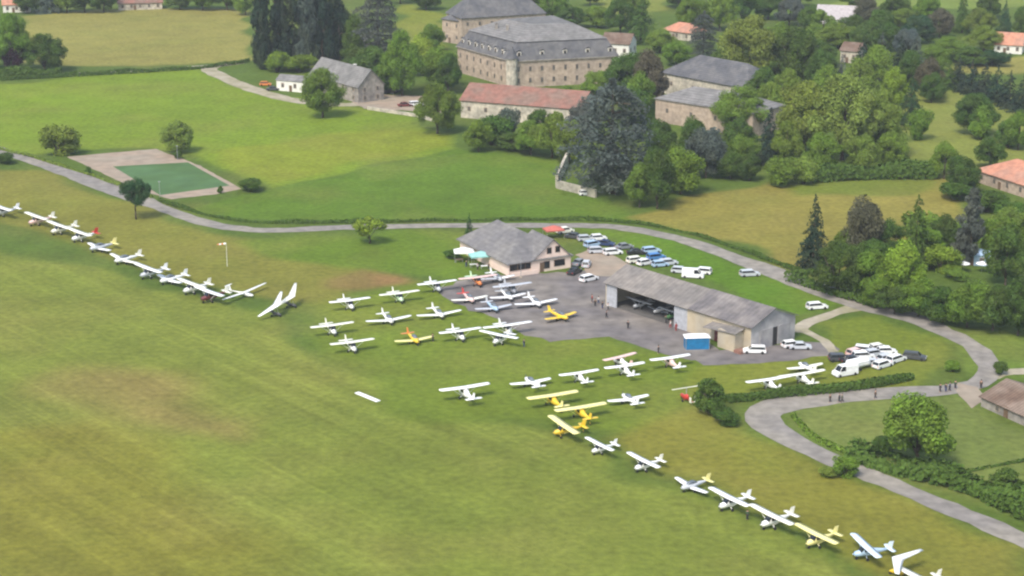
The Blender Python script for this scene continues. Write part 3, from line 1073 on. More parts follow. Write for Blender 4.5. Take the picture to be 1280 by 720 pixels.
def proto_conifer(seed, base=.08, levels=19, droop=.5, wob=.25, power=.85, size=.026):
    rng = np.random.default_rng(seed)
    P, N = [], []
    for l in range(levels):
        t = l / (levels - 1)
        z = base + (1 - base) * t
        rad = .5 * (1 - t) ** power + .015
        nb = max(5, int(15 * (1 - t) + 4))
        for b in range(nb):
            a = rng.uniform(0, 2 * math.pi)
            ln = rad * rng.uniform(1 - wob * 2, 1.08)
            k = max(3, int(34 * ln / .5))
            s = rng.uniform(.15, 1, k) ** .7
            x = np.cos(a + rng.normal(size=k) * .13) * s * ln
            y = np.sin(a + rng.normal(size=k) * .13) * s * ln
            zz = z - droop * ln * s ** 1.5 * .45 + rng.normal(size=k) * .012
            P.append(np.stack([x, y, zz], 1))
            N.append(np.stack([np.cos(a) * .6 + rng.normal(size=k) * .4, np.sin(a) * .6 + rng.normal(size=k) * .4, .8 + rng.normal(size=k) * .3], 1))
    P, N = np.concatenate(P), np.concatenate(N)
    P[:, 2] = np.maximum(P[:, 2], .015)
    v, f = leaf_quads(P, N, size, rng, .55)
    mb = MB()
    mb.tube((0, 0, -.01), (0, 0, .97), .022, .004, 7)
    return leaf_mesh('crown', v, f), mb.mesh('trunk', True)


def proto_cedar(seed):
    rng = np.random.default_rng(seed)
    P, N = [], []
    for l in range(13):
        t = l / 12
        z = .12 + .86 * t
        rad = .5 * (1 - t ** 3.2) ** .55 * (.82 + .18 * math.sin(l * 2.1)) + .04
        for b in range(9):
            a = b * .7 + l * 1.3 + rng.uniform(-.25, .25)
            ln = rad * rng.uniform(.6, 1.05)
            k = int(170 * (.3 + ln))
            s = rng.uniform(.1, 1, k) ** .6
            w = rng.normal(size=k) * .24 * (.5 + s * .3)
            x, y = np.cos(a + w) * s * ln, np.sin(a + w) * s * ln
            zz = z + s * .03 - s ** 3 * .06 + rng.normal(size=k) * .013
            P.append(np.stack([x, y, zz], 1))
            N.append(np.stack([rng.normal(size=k) * .5, rng.normal(size=k) * .5, np.full(k, .9)], 1))
    P, N = np.concatenate(P), np.concatenate(N)
    v, f = leaf_quads(P, N, .0145, rng, .6)
    mb = MB()
    mb.tube((0, 0, -.01), (0, 0, .95), .034, .006, 8)
    for i in range(14):
        a, z = i * 2.4, .15 + i * .05
        mb.tube((0, 0, z), (math.cos(a) * .3, math.sin(a) * .3, z + .04), .01, .003, 5)
    return leaf_mesh('crown', v, f), mb.mesh('trunk', True)


def proto_pine(seed):
    """tall narrow conifer on a long bare trunk"""
    rng = np.random.default_rng(seed)
    C, Rr = [], []
    for i in range(54):
        t = i / 53
        z = .09 + .89 * t
        r = (.3 + .1 * math.sin(i * 1.9)) * (1 - t) ** .5 * (.5 + .5 * min(1, t * 5 + .5))
        a = rng.uniform(0, 6.3)
        q = rng.uniform(.2, 1)
        C.append((math.cos(a) * r * q, math.sin(a) * r * q, z))
        Rr.append(rng.uniform(.06, .15) * (1.2 - .5 * t))
    v, f = crown_from_lobes(rng, np.array(C), np.array(Rr), 150, .02, .5, .6)
    mb = MB()
    mb.tube((0, 0, -.01), (.01, 0, .5), .03, .02, 7)
    mb.tube((.01, 0, .5), (0, 0, .97), .02, .004, 7)
    for i in range(12):
        a, z = i * 2.4, .2 + i * .05
        mb.tube((0, 0, z), (math.cos(a) * .22, math.sin(a) * .22, z + .03), .007, .003, 5)
    return leaf_mesh('crown', v, f), mb.mesh('trunk', True)


def proto_bush(seed):
    rng = np.random.default_rng(seed)
    C, Rr = lobes(rng, 16, (0, 0, .42), (.34, .34, .36), (.16, .26))
    v, f = crown_from_lobes(rng, C, Rr, 330, .028)
    mb = MB()
    for i in range(6):
        a = i * 1.05
        mb.tube((math.cos(a) * .03, math.sin(a) * .03, -.01), (math.cos(a) * .22, math.sin(a) * .22, .6), .022, .006, 5)
    return leaf_mesh('foliage', v, f), mb.mesh('stem', True)


def proto_willow(seed):
    rng = np.random.default_rng(seed)
    C, Rr = lobes(rng, 16, (0, 0, .62), (.34, .34, .28), (.09, .17))
    v, f = crown_from_lobes(rng, C, Rr, 120, .026)
    return leaf_mesh('crown', v, f), trunk_mesh('trunk', rng, .2, .022, 7, .26, .8)


PROTO = dict(
    broad=[proto_broadleaf(s, .03, 30 + 3 * (s % 3)) for s in (11, 12, 13, 14, 15, 16)],
    big=[proto_broadleaf(s, .03, 70, 1.0, .0135, (.07, .15), 300) for s in (17, 18, 19)],
    clear=[proto_broadleaf(s, .3, 22) for s in (21, 22)],
    conifer=[proto_conifer(31), proto_conifer(32, .06, 17, .6, .3, .75), proto_conifer(33, .05, 20, .4, .22, .6)],
    cedar=[proto_cedar(41), proto_cedar(42)],
    pine=[proto_pine(51), proto_pine(52), proto_pine(53)],
    bush=[proto_bush(61), proto_bush(62), proto_bush(63)],
    willow=[proto_willow(71)],
)
TINT = dict(dk=(0.07, 0.1293, 0.0216), md=(0.1339, 0.2209, 0.0265), lt=(0.2117, 0.3124, 0.0314), ol=(0.17, 0.2415, 0.0375), bl=(0.092, 0.118, 0.1), vd=(0.0253, 0.0483, 0.032), br=(0.1, 0.1, 0.06), pu=(0.05, 0.016, 0.038), te=(0.0331, 0.0813, 0.0315), go=(0.185, 0.2572, 0.045))
trnd = random.Random(3)


def tree(kind, x, ytop, ybase, w, tint, label, group=None, name=None):
    base = G(x, ybase)
    s = pxm(base)
    dep = math.atan2(CAM_H, base.y)
    W = w / s * 1.12
    Hh = max(0.6, (ybase - ytop) / s / math.cos(dep) - 0.15 * W * math.tan(dep) * .5)
    if kind == 'broad' and W > 14:
        kind = 'big'
    crown, trunk = PROTO[kind][trnd.randrange(len(PROTO[kind]))]
    nm = name or dict(broad='broadleaf_tree', big='broadleaf_tree', clear='broadleaf_tree', conifer='conifer_tree', cedar='cedar_tree', pine='pine_tree', bush='bush', willow='pale_tree')[kind]
    cat = 'bush' if kind == 'bush' else 'tree'
    t = thing(nm, label, cat, base + Vector((0, W * .25, 0)), trnd.uniform(0, 6.28), group)
    t.scale = (W, W, Hh)
    c = link('foliage' if kind == 'bush' else 'crown', crown, M_LEAF, t)
    k = trnd.uniform(.88, 1.12)
    c.color = tuple(v * k * trnd.uniform(.92, 1.08) for v in TINT[tint]) + (1,)
    link('stem' if kind == 'bush' else 'trunk', trunk, M_BARK, t)
    return t


def hedge(px, width, height, tint, label, dens=34, size=.28, ragged=.3, seed=1, group=None, name='hedge'):
    rng = np.random.default_rng(seed)
    line = catmull([G(*p) for p in px], 1.0)
    L = len(line)
    n = int(L * dens * (width + height) / 2)
    i = rng.uniform(0, L - 1.01, n)
    i0 = i.astype(int)
    A = np.array([tuple(p) for p in line])
    p = A[i0] + (A[i0 + 1] - A[i0]) * (i - i0)[:, None]
    t = A[i0 + 1] - A[i0]
    t /= np.linalg.norm(t, axis=1, keepdims=True) + 1e-9
    side = np.stack([-t[:, 1], t[:, 0], np.zeros(n)], 1)
    hl = height * (1 + 1.35 * ragged * (np.sin(i * .37 + seed) * .5 + np.sin(i * .11 + 2 * seed) * .5 + rng.normal(size=n) * .12))
    wl = width * (1 + ragged * .6 * np.sin(i * .23 + 3 * seed))
    a = rng.uniform(0, math.pi, n)
    k = rng.uniform(.75, 1.05, n)
    # rounded-box section
    cx = np.sign(np.cos(a)) * np.abs(np.cos(a)) ** .5 * wl / 2 * k
    cz = np.sin(a) ** .5 * hl * k
    P = p + side * cx[:, None]
    P[:, 2] = np.maximum(cz, .05)
    N = side * np.cos(a)[:, None] + np.array([0, 0, 1]) * (np.sin(a) + .3)[:, None] + rng.normal(size=(n, 3)) * .5
    v, f = leaf_quads(P, N, size, rng)
    o = link(name, leaf_mesh(name, v, f), M_LEAF)
    o.color = TINT[tint] + (1,)
    return tag(o, label, 'hedge', group)


# beside the airfield and the road
tree('bush', 72, 152, 197, 46, 'ol', 'round olive tree at the roadside beyond the sports court, left of it', name='round_tree')
tree('broad', 220, 153, 193, 40, 'ol', 'small round tree on the far corner of the sports court')
tree('clear', 168, 226, 277, 40, 'te', 'lone dark tree with a bare trunk on the airfield side of the road')
tree('bush', 314, 222, 241, 32, 'dk', 'low dark bush at the near corner of the sports court')
tree('willow', 461, 271, 308, 50, 'lt', 'pale airy tree alone on the lawn in front of the road')
tree('conifer', 587, 268, 306, 17, 'te', 'slim dark conifer against the left side of the clubhouse roof')
tree('bush', 6, 190, 206, 26, 'dk', 'dark bush beside the road at the edge of the picture', None)
tree('bush', 275, 232, 242, 8, 'dk', 'tiny dark shrub on the near edge of the sports court')
tree('bush', 222, 188, 199, 12, 'dk', 'small shrub under the round tree at the far edge of the court')
tree('bush', 110, 208, 217, 9, 'dk', 'tiny shrub between the road and the court')
tree('bush', 566, 312, 324, 22, 'dk', 'low bush beside the white canopy left of the clubhouse')
tree('bush', 888, 474, 520, 44, 'dk', 'big dark bush at the end of the trimmed hedge beside the airfield')
tree('bush', 906, 512, 534, 34, 'dk', 'low dark bush leaning from the big dark bush towards the road bend')
tree('bush', 1058, 569, 600, 32, 'md', 'green bush on the airfield side of the road, alone below the bend')
tree('bush', 1036, 584, 598, 26, 'ol', 'low straggly bush next to the lone green roadside bush')
tree('broad', 1150, 496, 586, 86, 'md', 'large round green tree in the field inside the road bend')
tree('bush', 1262, 586, 624, 46, 'dk', 'dark bush growing in the hedgerow by the right edge of the picture')
tree('bush', 1252, 450, 470, 18, 'dk', 'small dark bush at the outside of the sharp road bend')
tree('bush', 1192, 450, 466, 20, 'md', 'small bush on the inside of the sharp road bend')
tree('bush', 1105, 545, 566, 30, 'dk', 'dark bush at the foot of the large round tree')
hedge([(1062, 570), (1110, 580), (1160, 596), (1220, 616), (1300, 648)], 6, 2.6, 'dk', 'rough hedgerow along the far side of the road towards the right edge', 22, .45, .5, 2)
hedge([(908, 503), (960, 498), (1030, 491), (1090, 484), (1140, 474)], 1.7, 1.5, 'dk', 'trimmed hedge between the parked white aircraft and the road', 70, .27, .22, 3)
hedge([(198, 251), (232, 262), (270, 272), (330, 279), (430, 279), (560, 276.5), (700, 276), (780, 278.5), (860, 292), (930, 315), (1010, 345)], .9, .8, 'dk', 'low dark hedge running along the far edge of the road behind the clubhouse', 44, .25, .5, 4)
hedge([(0, 101), (70, 97), (160, 92), (250, 86), (312, 78)], 1.2, 1.4, 'dk', 'low hedge between the hay field and the bright meadow', 46, .3, .3, 5)
hedge([(-20, 182), (50, 200), (120, 222), (190, 248)], .8, .6, 'ol', 'weedy strip between the road and the sports court', 40, .25, .6, 6)
hedge([(985, 350), (1040, 368), (1100, 384)], 2.4, 1.4, 'dk', 'ragged roadside hedge below the conifers', 30, .35, .5, 7)
hedge([(990, 520), (1020, 548), (1060, 568)], 1.2, .7, 'md', 'rough growth along the field edge inside the bend', 30, .3, .6, 8)
hedge([(1210, 590), (1250, 582), (1300, 574)], .6, .5, 'dk', 'thin dark hedge across the field near the right edge', 40, .22, .4, 9)

# top left
tree('broad', 12, 14, 92, 52, 'md', 'tall bright green tree at the left end of the thicket by the lane')
tree('broad', 52, 42, 93, 56, 'dk', 'dark rounded tree at the right end of the thicket by the lane')
tree('bush', 17, 52, 92, 26, 'pu', 'purple-leaved bush in front of the thicket by the lane')
tree('broad', -14, 20, 88, 44, 'lt', 'light green tree cut by the left edge, behind the purple bush')
hedge([(-20, 98), (30, 97), (76, 94)], 4, 3, 'dk', 'dark hedge at the foot of the thicket by the lane', 30, .45, .3, 10)
for i, (x, yt, yb, w, k) in enumerate([(326, -62, 88, 42, 'vd'), (352, -70, 86, 48, 'vd'), (380, -66, 84, 46, 'bl'), (402, -75, 82, 46, 'vd'), (424, -58, 80, 38, 'vd')]):
    tree('pine', x, yt, yb, w, k, ['leftmost of the tall dark pines beside the driveway', 'second tall dark pine from the left beside the driveway', 'middle tall pine of the row behind the white shed', 'tall dark pine behind the grey-roofed house, second from the right', 'rightmost of the tall dark pines, over the ridge of the grey-roofed house'][i], 'tall pines beside the driveway')
tree('cedar', 472, -34, 92, 62, 'bl', 'blue-grey cedar behind the grey-roofed house')
tree('bush', 372, 66, 92, 42, 'md', 'green bush under the tall pines behind the white shed')
tree('broad', 502, 38, 122, 54, 'md', 'green tree between the cedar and the chateau, nearest the yard')
tree('broad', 528, 46, 96, 40, 'lt', 'brighter green tree behind the yard, beside the stone chateau')
tree('broad', 548, 57, 112, 50, 'md', 'rounded tree against the left wall of the chateau')
tree('broad', 462, 58, 96, 44, 'dk', 'dark tree behind the chimney of the grey-roofed house')
tree('broad', 402, 84, 150, 57, 'md', 'round green tree standing in front of the grey-roofed house')
tree('broad', 546, 104, 170, 56, 'md', 'round green tree at the end of the yard in front of the red-roofed barn')
tree('bush', 615, 138, 184, 50, 'dk', 'dark bush in front of the left end of the red-roofed barn')
tree('bush', 634, 128, 180, 30, 'bl', 'bluish shrub against the pale wall of the red-roofed barn')
tree('broad', 664, 150, 196, 46, 'md', 'green tree left of the pale stone wall, below the red-roofed barn')
tree('broad', 690, 138, 200, 48, 'ol', 'olive tree between the barn and the big grey cedar')
tree('bush', 640, 166, 190, 44, 'dk', 'low bush at the meadow edge below the red-roofed barn')
# centre
tree('cedar', 766, 106, 250, 132, 'bl', 'huge grey-blue cedar behind the pale stone wall', name='cedar_tree')
tree('broad', 822, 184, 264, 48, 'dk', 'dark green tree at the right foot of the huge cedar')
tree('broad', 800, 204, 262, 36, 'md', 'green tree in front of the huge cedar')
tree('broad', 852, 186, 246, 56, 'md', 'green tree right of the huge cedar, at the edge of the ochre field')
tree('broad', 828, 168, 230, 52, 'dk', 'dark tree behind the right side of the huge cedar')
tree('broad', 884, 160, 226, 52, 'bl', 'greyish tree in front of the stone farm building')
tree('broad', 868, 148, 205, 40, 'dk', 'dark green tree below the wall of the stone farm building')
tree('broad', 786, 66, 132, 70, 'dk', 'dark tree right of the chateau, above the huge cedar')
tree('broad', 812, 64, 140, 44, 'br', 'brownish tree at the left gable of the stone farm building')
tree('broad', 748, 90, 128, 40, 'md', 'green tree against the right end of the chateau wall')
tree('broad', 914, 190, 226, 40, 'dk', 'low dark tree at the far edge of the ochre field')
tree('broad', 928, 108, 170, 68, 'ol', 'yellow-green tree in front of the stone farm building')
tree('conifer', 963, 138, 208, 46, 'vd', 'dark conifer beside the yellow-green tree, at the field edge')
tree('broad', 940, 18, 112, 88, 'ol', 'big olive-yellow tree behind the stone farm building')
tree('broad', 996, 32, 116, 72, 'dk', 'dark tree right of the big olive-yellow tree')
tree('broad', 905, 62, 110, 40, 'dk', 'dark tree over the ridge of the stone farm building')
tree('broad', 1008, 100, 200, 84, 'ol', 'left one of the large olive trees above the field hedge')
tree('broad', 1056, 94, 206, 96, 'go', 'middle one of the large olive trees above the field hedge, the palest')
tree('broad', 1102, 112, 200, 74, 'ol', 'right one of the large olive trees above the field hedge')
tree('conifer', 1140, 100, 158, 36, 'te', 'dark blue-green conifer beside the right olive tree')
tree('broad', 1098, 58, 124, 46, 'md', 'light tree behind the olive trees')
tree('bush', 975, 192, 234, 44, 'md', 'rounded bush at the left end of the field hedge')
tree('bush', 1006, 192, 232, 40, 'ol', 'pale bush next to the rounded bush of the field hedge')
tree('broad', 938, 192, 228, 30, 'dk', 'small dark tree between the conifer and the ochre field')
hedge([(1010, 226), (1060, 224), (1110, 222), (1170, 222)], 6, 4.2, 'dk', 'thick dark hedge along the top of the ochre field', 20, .5, .25, 11)
for i, (x, yt, yb, w, k, kd) in enumerate([(1028, 62, 122, 40, 'dk', 'broad'), (1052, 70, 118, 30, 'bl', 'conifer'), (1078, 52, 112, 38, 'vd', 'conifer'), (1102, 44, 104, 34, 'bl', 'conifer'), (1126, 50, 108, 36, 'vd', 'conifer'), (1146, 44, 98, 34, 'bl', 'conifer'), (1162, 72, 122, 36, 'br', 'broad')]):
    tree(kd, x, yt, yb, w, k, ['dark tree behind the left olive tree', 'narrow bluish conifer behind the palest olive tree', 'dark conifer in the clump above the olive trees', 'bluish conifer in the middle of the clump above the olive trees', 'dark conifer above the blue-green conifer', 'bluish conifer at the right end of the clump', 'bare brownish tree right of the conifer clump'][i], 'trees above the olive trees')
# dark conifer hedge sloping to the right edge
for i, (x, yt, yb, w) in enumerate([(1200, 72, 112, 38), (1216, 76, 118, 38), (1232, 80, 124, 38), (1248, 84, 130, 38), (1264, 90, 136, 38), (1280, 94, 142, 38), (1296, 98, 146, 38)]):
    tree('conifer', x, yt, yb, w, 'vd', 'dark conifer in the dense row sloping down to the right edge', 'row of dark conifers by the pasture')
tree('broad', 1222, 116, 172, 56, 'dk', 'green tree alone in the pasture below the conifer row')
tree('bush', 1262, 150, 186, 36, 'dk', 'dark bush in the pasture near the right edge')
tree('broad', 1275, 140, 190, 36, 'md', 'green tree at the right edge above the orange barn')
tree('broad', 1182, 180, 226, 36, 'md', 'tree at the right end of the thick field hedge')
tree('broad', 1205, 196, 244, 44, 'dk', 'dark tree left of the orange-roofed barn')
tree('broad', 1240, 172, 212, 36, 'dk', 'dark tree behind the orange-roofed barn')
tree('bush', 1196, 226, 252, 44, 'dk', 'dark bush below the field hedge beside the orange-roofed barn')
tree('bush', 1236, 236, 268, 46, 'dk', 'dark bush in front of the orange-roofed barn')
tree('bush', 1268, 250, 282, 44, 'dk', 'dark bush below the orange-roofed barn, nearest the right edge')
tree('broad', 1265, 262, 300, 50, 'ol', 'yellowish tree below the orange-roofed barn')
hedge([(1130, 300), (1180, 300), (1230, 304), (1290, 310)], 7, 4, 'md', 'overgrown green hedge behind the garden', 18, .5, .5, 13)
# right group by the road
tree('conifer', 1018, 248, 340, 50, 'vd', 'pointed dark conifer at the left end of the garden trees')
tree('broad', 1082, 250, 336, 56, 'br', 'brownish purple-leaved tree between two conifers in the garden')
tree('conifer', 1146, 248, 338, 46, 'dk', 'conifer in the middle of the garden trees')
tree('pine', 1216, 240, 334, 62, 'bl', 'dark pine behind the pale blue garden shed')
tree('broad', 1050, 302, 374, 74, 'dk', 'dark green tree in front of the pointed conifer, by the road')
tree('broad', 1088, 318, 380, 56, 'md', 'mid green tree by the road between dark and bright trees')
tree('broad', 1130, 306, 386, 62, 'lt', 'bright green tree in front of the garden by the road')
tree('bush', 1180, 304, 344, 42, 'lt', 'bright round bush left of the pale blue garden shed')
tree('broad', 1160, 286, 330, 40, 'md', 'green tree behind the bright round bush')
tree('broad', 1260, 286, 362, 56, 'dk', 'dark tree right of the pale blue garden shed')
tree('broad', 1250, 274, 330, 46, 'md', 'lighter tree behind the dark tree right of the garden shed')
for i, (x, yt, yb, w, k) in enumerate([(1120, 356, 396, 46, 'dk'), (1150, 346, 400, 54, 'md'), (1182, 356, 408, 54, 'dk'), (1212, 352, 414, 54, 'md'), (1244, 356, 418, 56, 'dk'), (1276, 352, 424, 56, 'dk'), (1300, 360, 426, 50, 'md')]):
    tree('broad', x, yt, yb, w, k, ['leftmost tree of the thick belt along the road', 'light tree second from the left in the belt along the road', 'dark tree third from the left in the belt along the road', 'light tree in the middle of the belt along the road', 'dark tree third from the right in the belt along the road', 'dark tree of the roadside belt, beside the right edge', 'light tree of the roadside belt, cut by the right edge'][i], 'belt of trees along the road')
tree('bush', 1195, 336, 352, 30, 'ol', 'yellowish bush in front of the garden')
# far background, along the top
BG = [(32, -14, 18, 34, 'dk', 'broad', 'dark tree in front of the orange-roofed house at the top left'),
      (58, -24, 17, 36, 'bl', 'conifer', 'bluish conifer right of the orange-roofed house at the top left'),
      (82, -22, 17, 32, 'ol', 'broad', 'yellowish tree between two dark ones above the hay field'),
      (104, -26, 17, 40, 'dk', 'broad', 'dark tree above the middle of the hay field'),
      (128, -22, 17, 36, 'dk', 'broad', 'dark tree left of the long red roof above the hay field'),
      (224, -26, 13, 36, 'dk', 'broad', 'dark tree right of the long red roof above the hay field'),
      (252, -24, 14, 36, 'md', 'broad', 'mid green tree above the right part of the hay field'),
      (282, -26, 14, 36, 'dk', 'broad', 'dark tree above the right end of the hay field'),
      (306, -24, 20, 30, 'ol', 'broad', 'pale tree left of the tall dark pines'),
      (532, -20, 14, 36, 'dk', 'broad', 'dark tree left of the roof at the back of the chateau'),
      (690, -20, 28, 46, 'md', 'broad', 'green tree right of the roof at the back of the chateau'),
      (716, 8, 36, 40, 'dk', 'broad', 'dark tree above the right roof of the chateau'),
      (748, 8, 36, 36, 'md', 'broad', 'light tree above the small red-brown roof'),
      (776, -4, 44, 42, 'dk', 'broad', 'dark tree behind the white gable beside the chateau'),
      (802, 2, 56, 44, 'dk', 'conifer', 'dark conifer left of the salmon-roofed house'),
      (826, 36, 68, 38, 'ol', 'broad', 'yellowish tree below the salmon-roofed house'),
      (866, -8, 40, 44, 'md', 'broad', 'green tree behind the salmon-roofed house'),
      (880, 16, 76, 44, 'bl', 'cedar', 'spreading bluish cedar right of the salmon-roofed house'),
      (900, -14, 40, 44, 'md', 'broad', 'mid green tree far behind the big olive-yellow tree'),
      (928, -16, 30, 38, 'dk', 'broad', 'dark tree at the top edge above the big olive-yellow tree'),
      (962, -14, 26, 44, 'dk', 'broad', 'dark rounded tree at the top edge left of the grey house'),
      (988, -4, 34, 40, 'bl', 'broad', 'greyish tree left of the grey house on the slope'),
      (1012, 6, 42, 30, 'dk', 'broad', 'dark tree touching the left side of the grey house'),
      (1084, -6, 38, 40, 'br', 'broad', 'brownish tree right of the grey house on the slope'),
      (1104, 12, 46, 36, 'dk', 'broad', 'dark tree right of the brownish one near the grey house'),
      (1050, 30, 62, 60, 'md', 'broad', 'green tree below the grey house on the slope'),
      (1130, 10, 42, 40, 'md', 'broad', 'tree below the pale far field, left of the thin conifer'),
      (1150, 20, 56, 40, 'te', 'broad', 'teal-green tree in the middle of the far slope'),
      (1176, 12, 48, 34, 'br', 'broad', 'thin brownish tree on the far slope'),
      (1204, -18, 42, 26, 'dk', 'conifer', 'tall thin conifer standing up into the pale far field'),
      (1226, 10, 48, 42, 'ol', 'broad', 'pale tree left of the orange house on the far slope'),
      (1232, 32, 66, 46, 'ol', 'broad', 'yellowish tree beside the orange house on the far slope'),
      (1257, 2, 42, 24, 'te', 'conifer', 'pointed conifer behind the orange house on the far slope'),
      (1284, 10, 58, 34, 'dk', 'broad', 'dark tree at the right edge behind the orange house'),
      (1188, 46, 78, 50, 'md', 'broad', 'green tree below the thin brownish one on the far slope'),
      (1216, 58, 84, 44, 'dk', 'bush', 'dark bush below the yellowish tree on the far slope'),
      (1246, 62, 84, 40, 'te', 'bush', 'blue-green bush in front of the orange house'),
      (1070, -16, 12, 40, 'md', 'broad', 'tree at the top edge above the grey house'),
      (1000, -22, 10, 40, 'dk', 'broad', 'dark tree at the top edge, left of the grey house roof'),
      (850, -30, 12, 44, 'dk', 'broad', 'dark tree at the top edge above the salmon-roofed house'),
      (738, -24, 8, 30, 'dk', 'broad', 'dark tree at the top edge left of the strip of pale meadow'),
      (668, -26, 12, 34, 'dk', 'broad', 'dark tree at the top edge behind the chateau'),
      (500, -36, 6, 34, 'dk', 'broad', 'dark tree at the top edge behind the cedar'),
      (1170, 96, 124, 30, 'dk', 'bush', 'dark bush at the left end of the dark conifer row'),
      (1024, 50, 84, 44, 'dk', 'broad', 'dark tree left of the bright tree below the grey house'),
      (1074, 36, 74, 40, 'dk', 'broad', 'dark tree right of the bright tree below the grey house')]
BG += [(1035, 84, 140, 46, 'md', 'broad', 'green tree between the left and middle large olive trees, behind them'),
       (1076, 74, 140, 44, 'ol', 'broad', 'yellowish tree behind the palest olive tree'),
       (980, 84, 150, 50, 'md', 'broad', 'green tree between the big olive-yellow tree and the dark conifer'),
       (1118, 86, 136, 36, 'lt', 'broad', 'bright small tree right above the right olive tree'),
       (1166, 92, 130, 30, 'dk', 'broad', 'dark tree left of the start of the dark conifer row'),
       (1140, 64, 112, 34, 'dk', 'broad', 'dark broad tree among the conifers of the clump'),
       (1188, 78, 112, 26, 'dk', 'conifer', 'short conifer just before the dark conifer row'),
       (1170, 60, 92, 36, 'md', 'broad', 'mid green tree below the teal one on the far slope'),
       (1110, 30, 66, 34, 'dk', 'broad', 'dark tree under the brownish tree near the grey house'),
       (1136, 36, 72, 34, 'bl', 'broad', 'greyish tree in the middle of the far slope'),
       (1086, 26, 62, 34, 'dk', 'broad', 'dark tree just right of the grey house'),
       (1000, 62, 112, 40, 'lt', 'broad', 'bright tree in front of the dark one right of the olive-yellow tree'),
       (972, 30, 96, 44, 'md', 'broad', 'green tree between the olive-yellow and the dark tree'),
       (846, 176, 222, 36, 'md', 'broad', 'green tree at the foot of the farm building wall'),
       (896, 176, 214, 36, 'lt', 'broad', 'bright tree at the foot of the farm building, by the conifer'),
       (826, 150, 200, 40, 'dk', 'broad', 'dark tree at the left corner of the farm building'),
       (924, 150, 200, 44, 'dk', 'broad', 'dark tree below the yellow-green tree'),
       (984, 150, 210, 40, 'md', 'broad', 'green tree right of the field-edge conifer'),
       (1030, 168, 218, 44, 'md', 'broad', 'green tree under the left large olive tree'),
       (1076, 170, 218, 44, 'ol', 'broad', 'olive tree under the middle large olive tree'),
       (1116, 166, 216, 40, 'md', 'broad', 'green tree under the right large olive tree'),
       (770, 176, 246, 40, 'bl', 'broad', 'grey-green tree in front of the huge cedar trunk'),
       (708, 110, 150, 40, 'md', 'broad', 'green tree behind the right end of the red-roofed barn'),
       (730, 128, 176, 44, 'bl', 'broad', 'bluish tree left of the huge cedar top'),
       (794, 110, 168, 46, 'dk', 'broad', 'dark tree right of the huge cedar top'),
       (480, 84, 118, 36, 'dk', 'broad', 'dark tree behind the open lean-to'),
       (440, 60, 92, 34, 'dk', 'broad', 'dark tree over the ridge of the grey-roofed house'),
       (346, 60, 92, 30, 'md', 'bush', 'green bush left of the white shed under the pines'),
       (1090, 300, 352, 50, 'dk', 'broad', 'dark tree below the brownish purple-leaved tree'),
       (1112, 276, 330, 40, 'dk', 'broad', 'dark tree between the brownish tree and the middle conifer'),
       (1180, 270, 322, 40, 'dk', 'broad', 'dark tree between the middle conifer and the dark pine'),
       (1060, 286, 330, 40, 'md', 'broad', 'green tree left of the brownish purple-leaved tree'),
       (1100, 350, 388, 40, 'md', 'broad', 'green tree at the road in front of the garden belt'),
       (1228, 130, 176, 30, 'md', 'bush', 'light bush at the right side of the lone pasture tree'),
       (1200, 210, 236, 30, 'br', 'bush', 'brownish bush at the end of the thick field hedge')]
BG += [(340, 20, 86, 30, 'vd', 'conifer', 'shorter dark conifer between the two leftmost tall pines'),
       (366, -10, 80, 34, 'vd', 'conifer', 'dark conifer filling the gap behind the middle tall pine'),
       (414, 0, 78, 34, 'vd', 'conifer', 'dark conifer between the two rightmost tall pines'),
       (444, 20, 84, 36, 'dk', 'broad', 'dark tree between the tall pines and the blue-grey cedar'),
       (598, 150, 192, 34, 'md', 'broad', 'green tree left of the dark bush below the red-roofed barn'),
       (676, 134, 178, 40, 'dk', 'broad', 'dark tree against the middle of the red-roofed barn'),
       (712, 150, 206, 38, 'md', 'broad', 'green tree at the left foot of the huge cedar'),
       (560, 70, 118, 34, 'dk', 'broad', 'dark tree close against the left facade of the chateau'),
       (540, 30, 66, 34, 'md', 'broad', 'green tree left of the stone end building behind the chateau'),
       (776, 84, 124, 44, 'md', 'broad', 'light tree in front of the right end of the chateau'),
       (800, 92, 150, 40, 'md', 'broad', 'green tree at the left end of the dark slate roof'),
       (846, 52, 84, 34, 'md', 'broad', 'green tree directly below the salmon-roofed house'),
       (900, 84, 118, 36, 'md', 'broad', 'light tree at the right end of the dark slate roof'),
       (958, 84, 140, 46, 'dk', 'broad', 'dark tree right behind the pale-roofed farm building'),
       (930, 170, 214, 40, 'md', 'broad', 'green tree left of the field-edge conifer'),
       (1150, 130, 176, 30, 'md', 'bush', 'bush right of the blue-green conifer at the pasture edge'),
       (1030, 10, 52, 36, 'md', 'broad', 'green tree in front of the left end of the grey house'),
       (1064, 20, 54, 34, 'dk', 'broad', 'dark tree in front of the right end of the grey house'),
       (1120, -8, 30, 36, 'dk', 'broad', 'dark tree in front of the pale far field'),
       (1160, -6, 30, 34, 'md', 'broad', 'green tree in front of the pale far field, left of the thin conifer'),
       (1240, -10, 24, 36, 'dk', 'broad', 'dark tree at the top right in front of the far field'),
       (790, -18, 30, 40, 'md', 'broad', 'green tree at the top edge right of the strip of pale meadow')]
for x, yt, yb, w, k, kd, lb in BG:
    tree(kd, x, yt, yb, w, k, lb, 'trees on the far slope')


# ------------------------------------------------------------------ aircraft
def airfoil(chord, thick, x0, y, z, n=5):
    """closed section: leading edge at x0, trailing edge at x0-chord"""
    up = [(x0 - chord * t, y, z + thick * h) for t, h in ((0, 0), (.08, .55), (.3, 1), (.65, .6), (1, 0.05))]
    lo = [(x0 - chord * t, y, z - thick * h) for t, h in ((.65, .25), (.3, .4), (.08, .3))]
    return up + lo


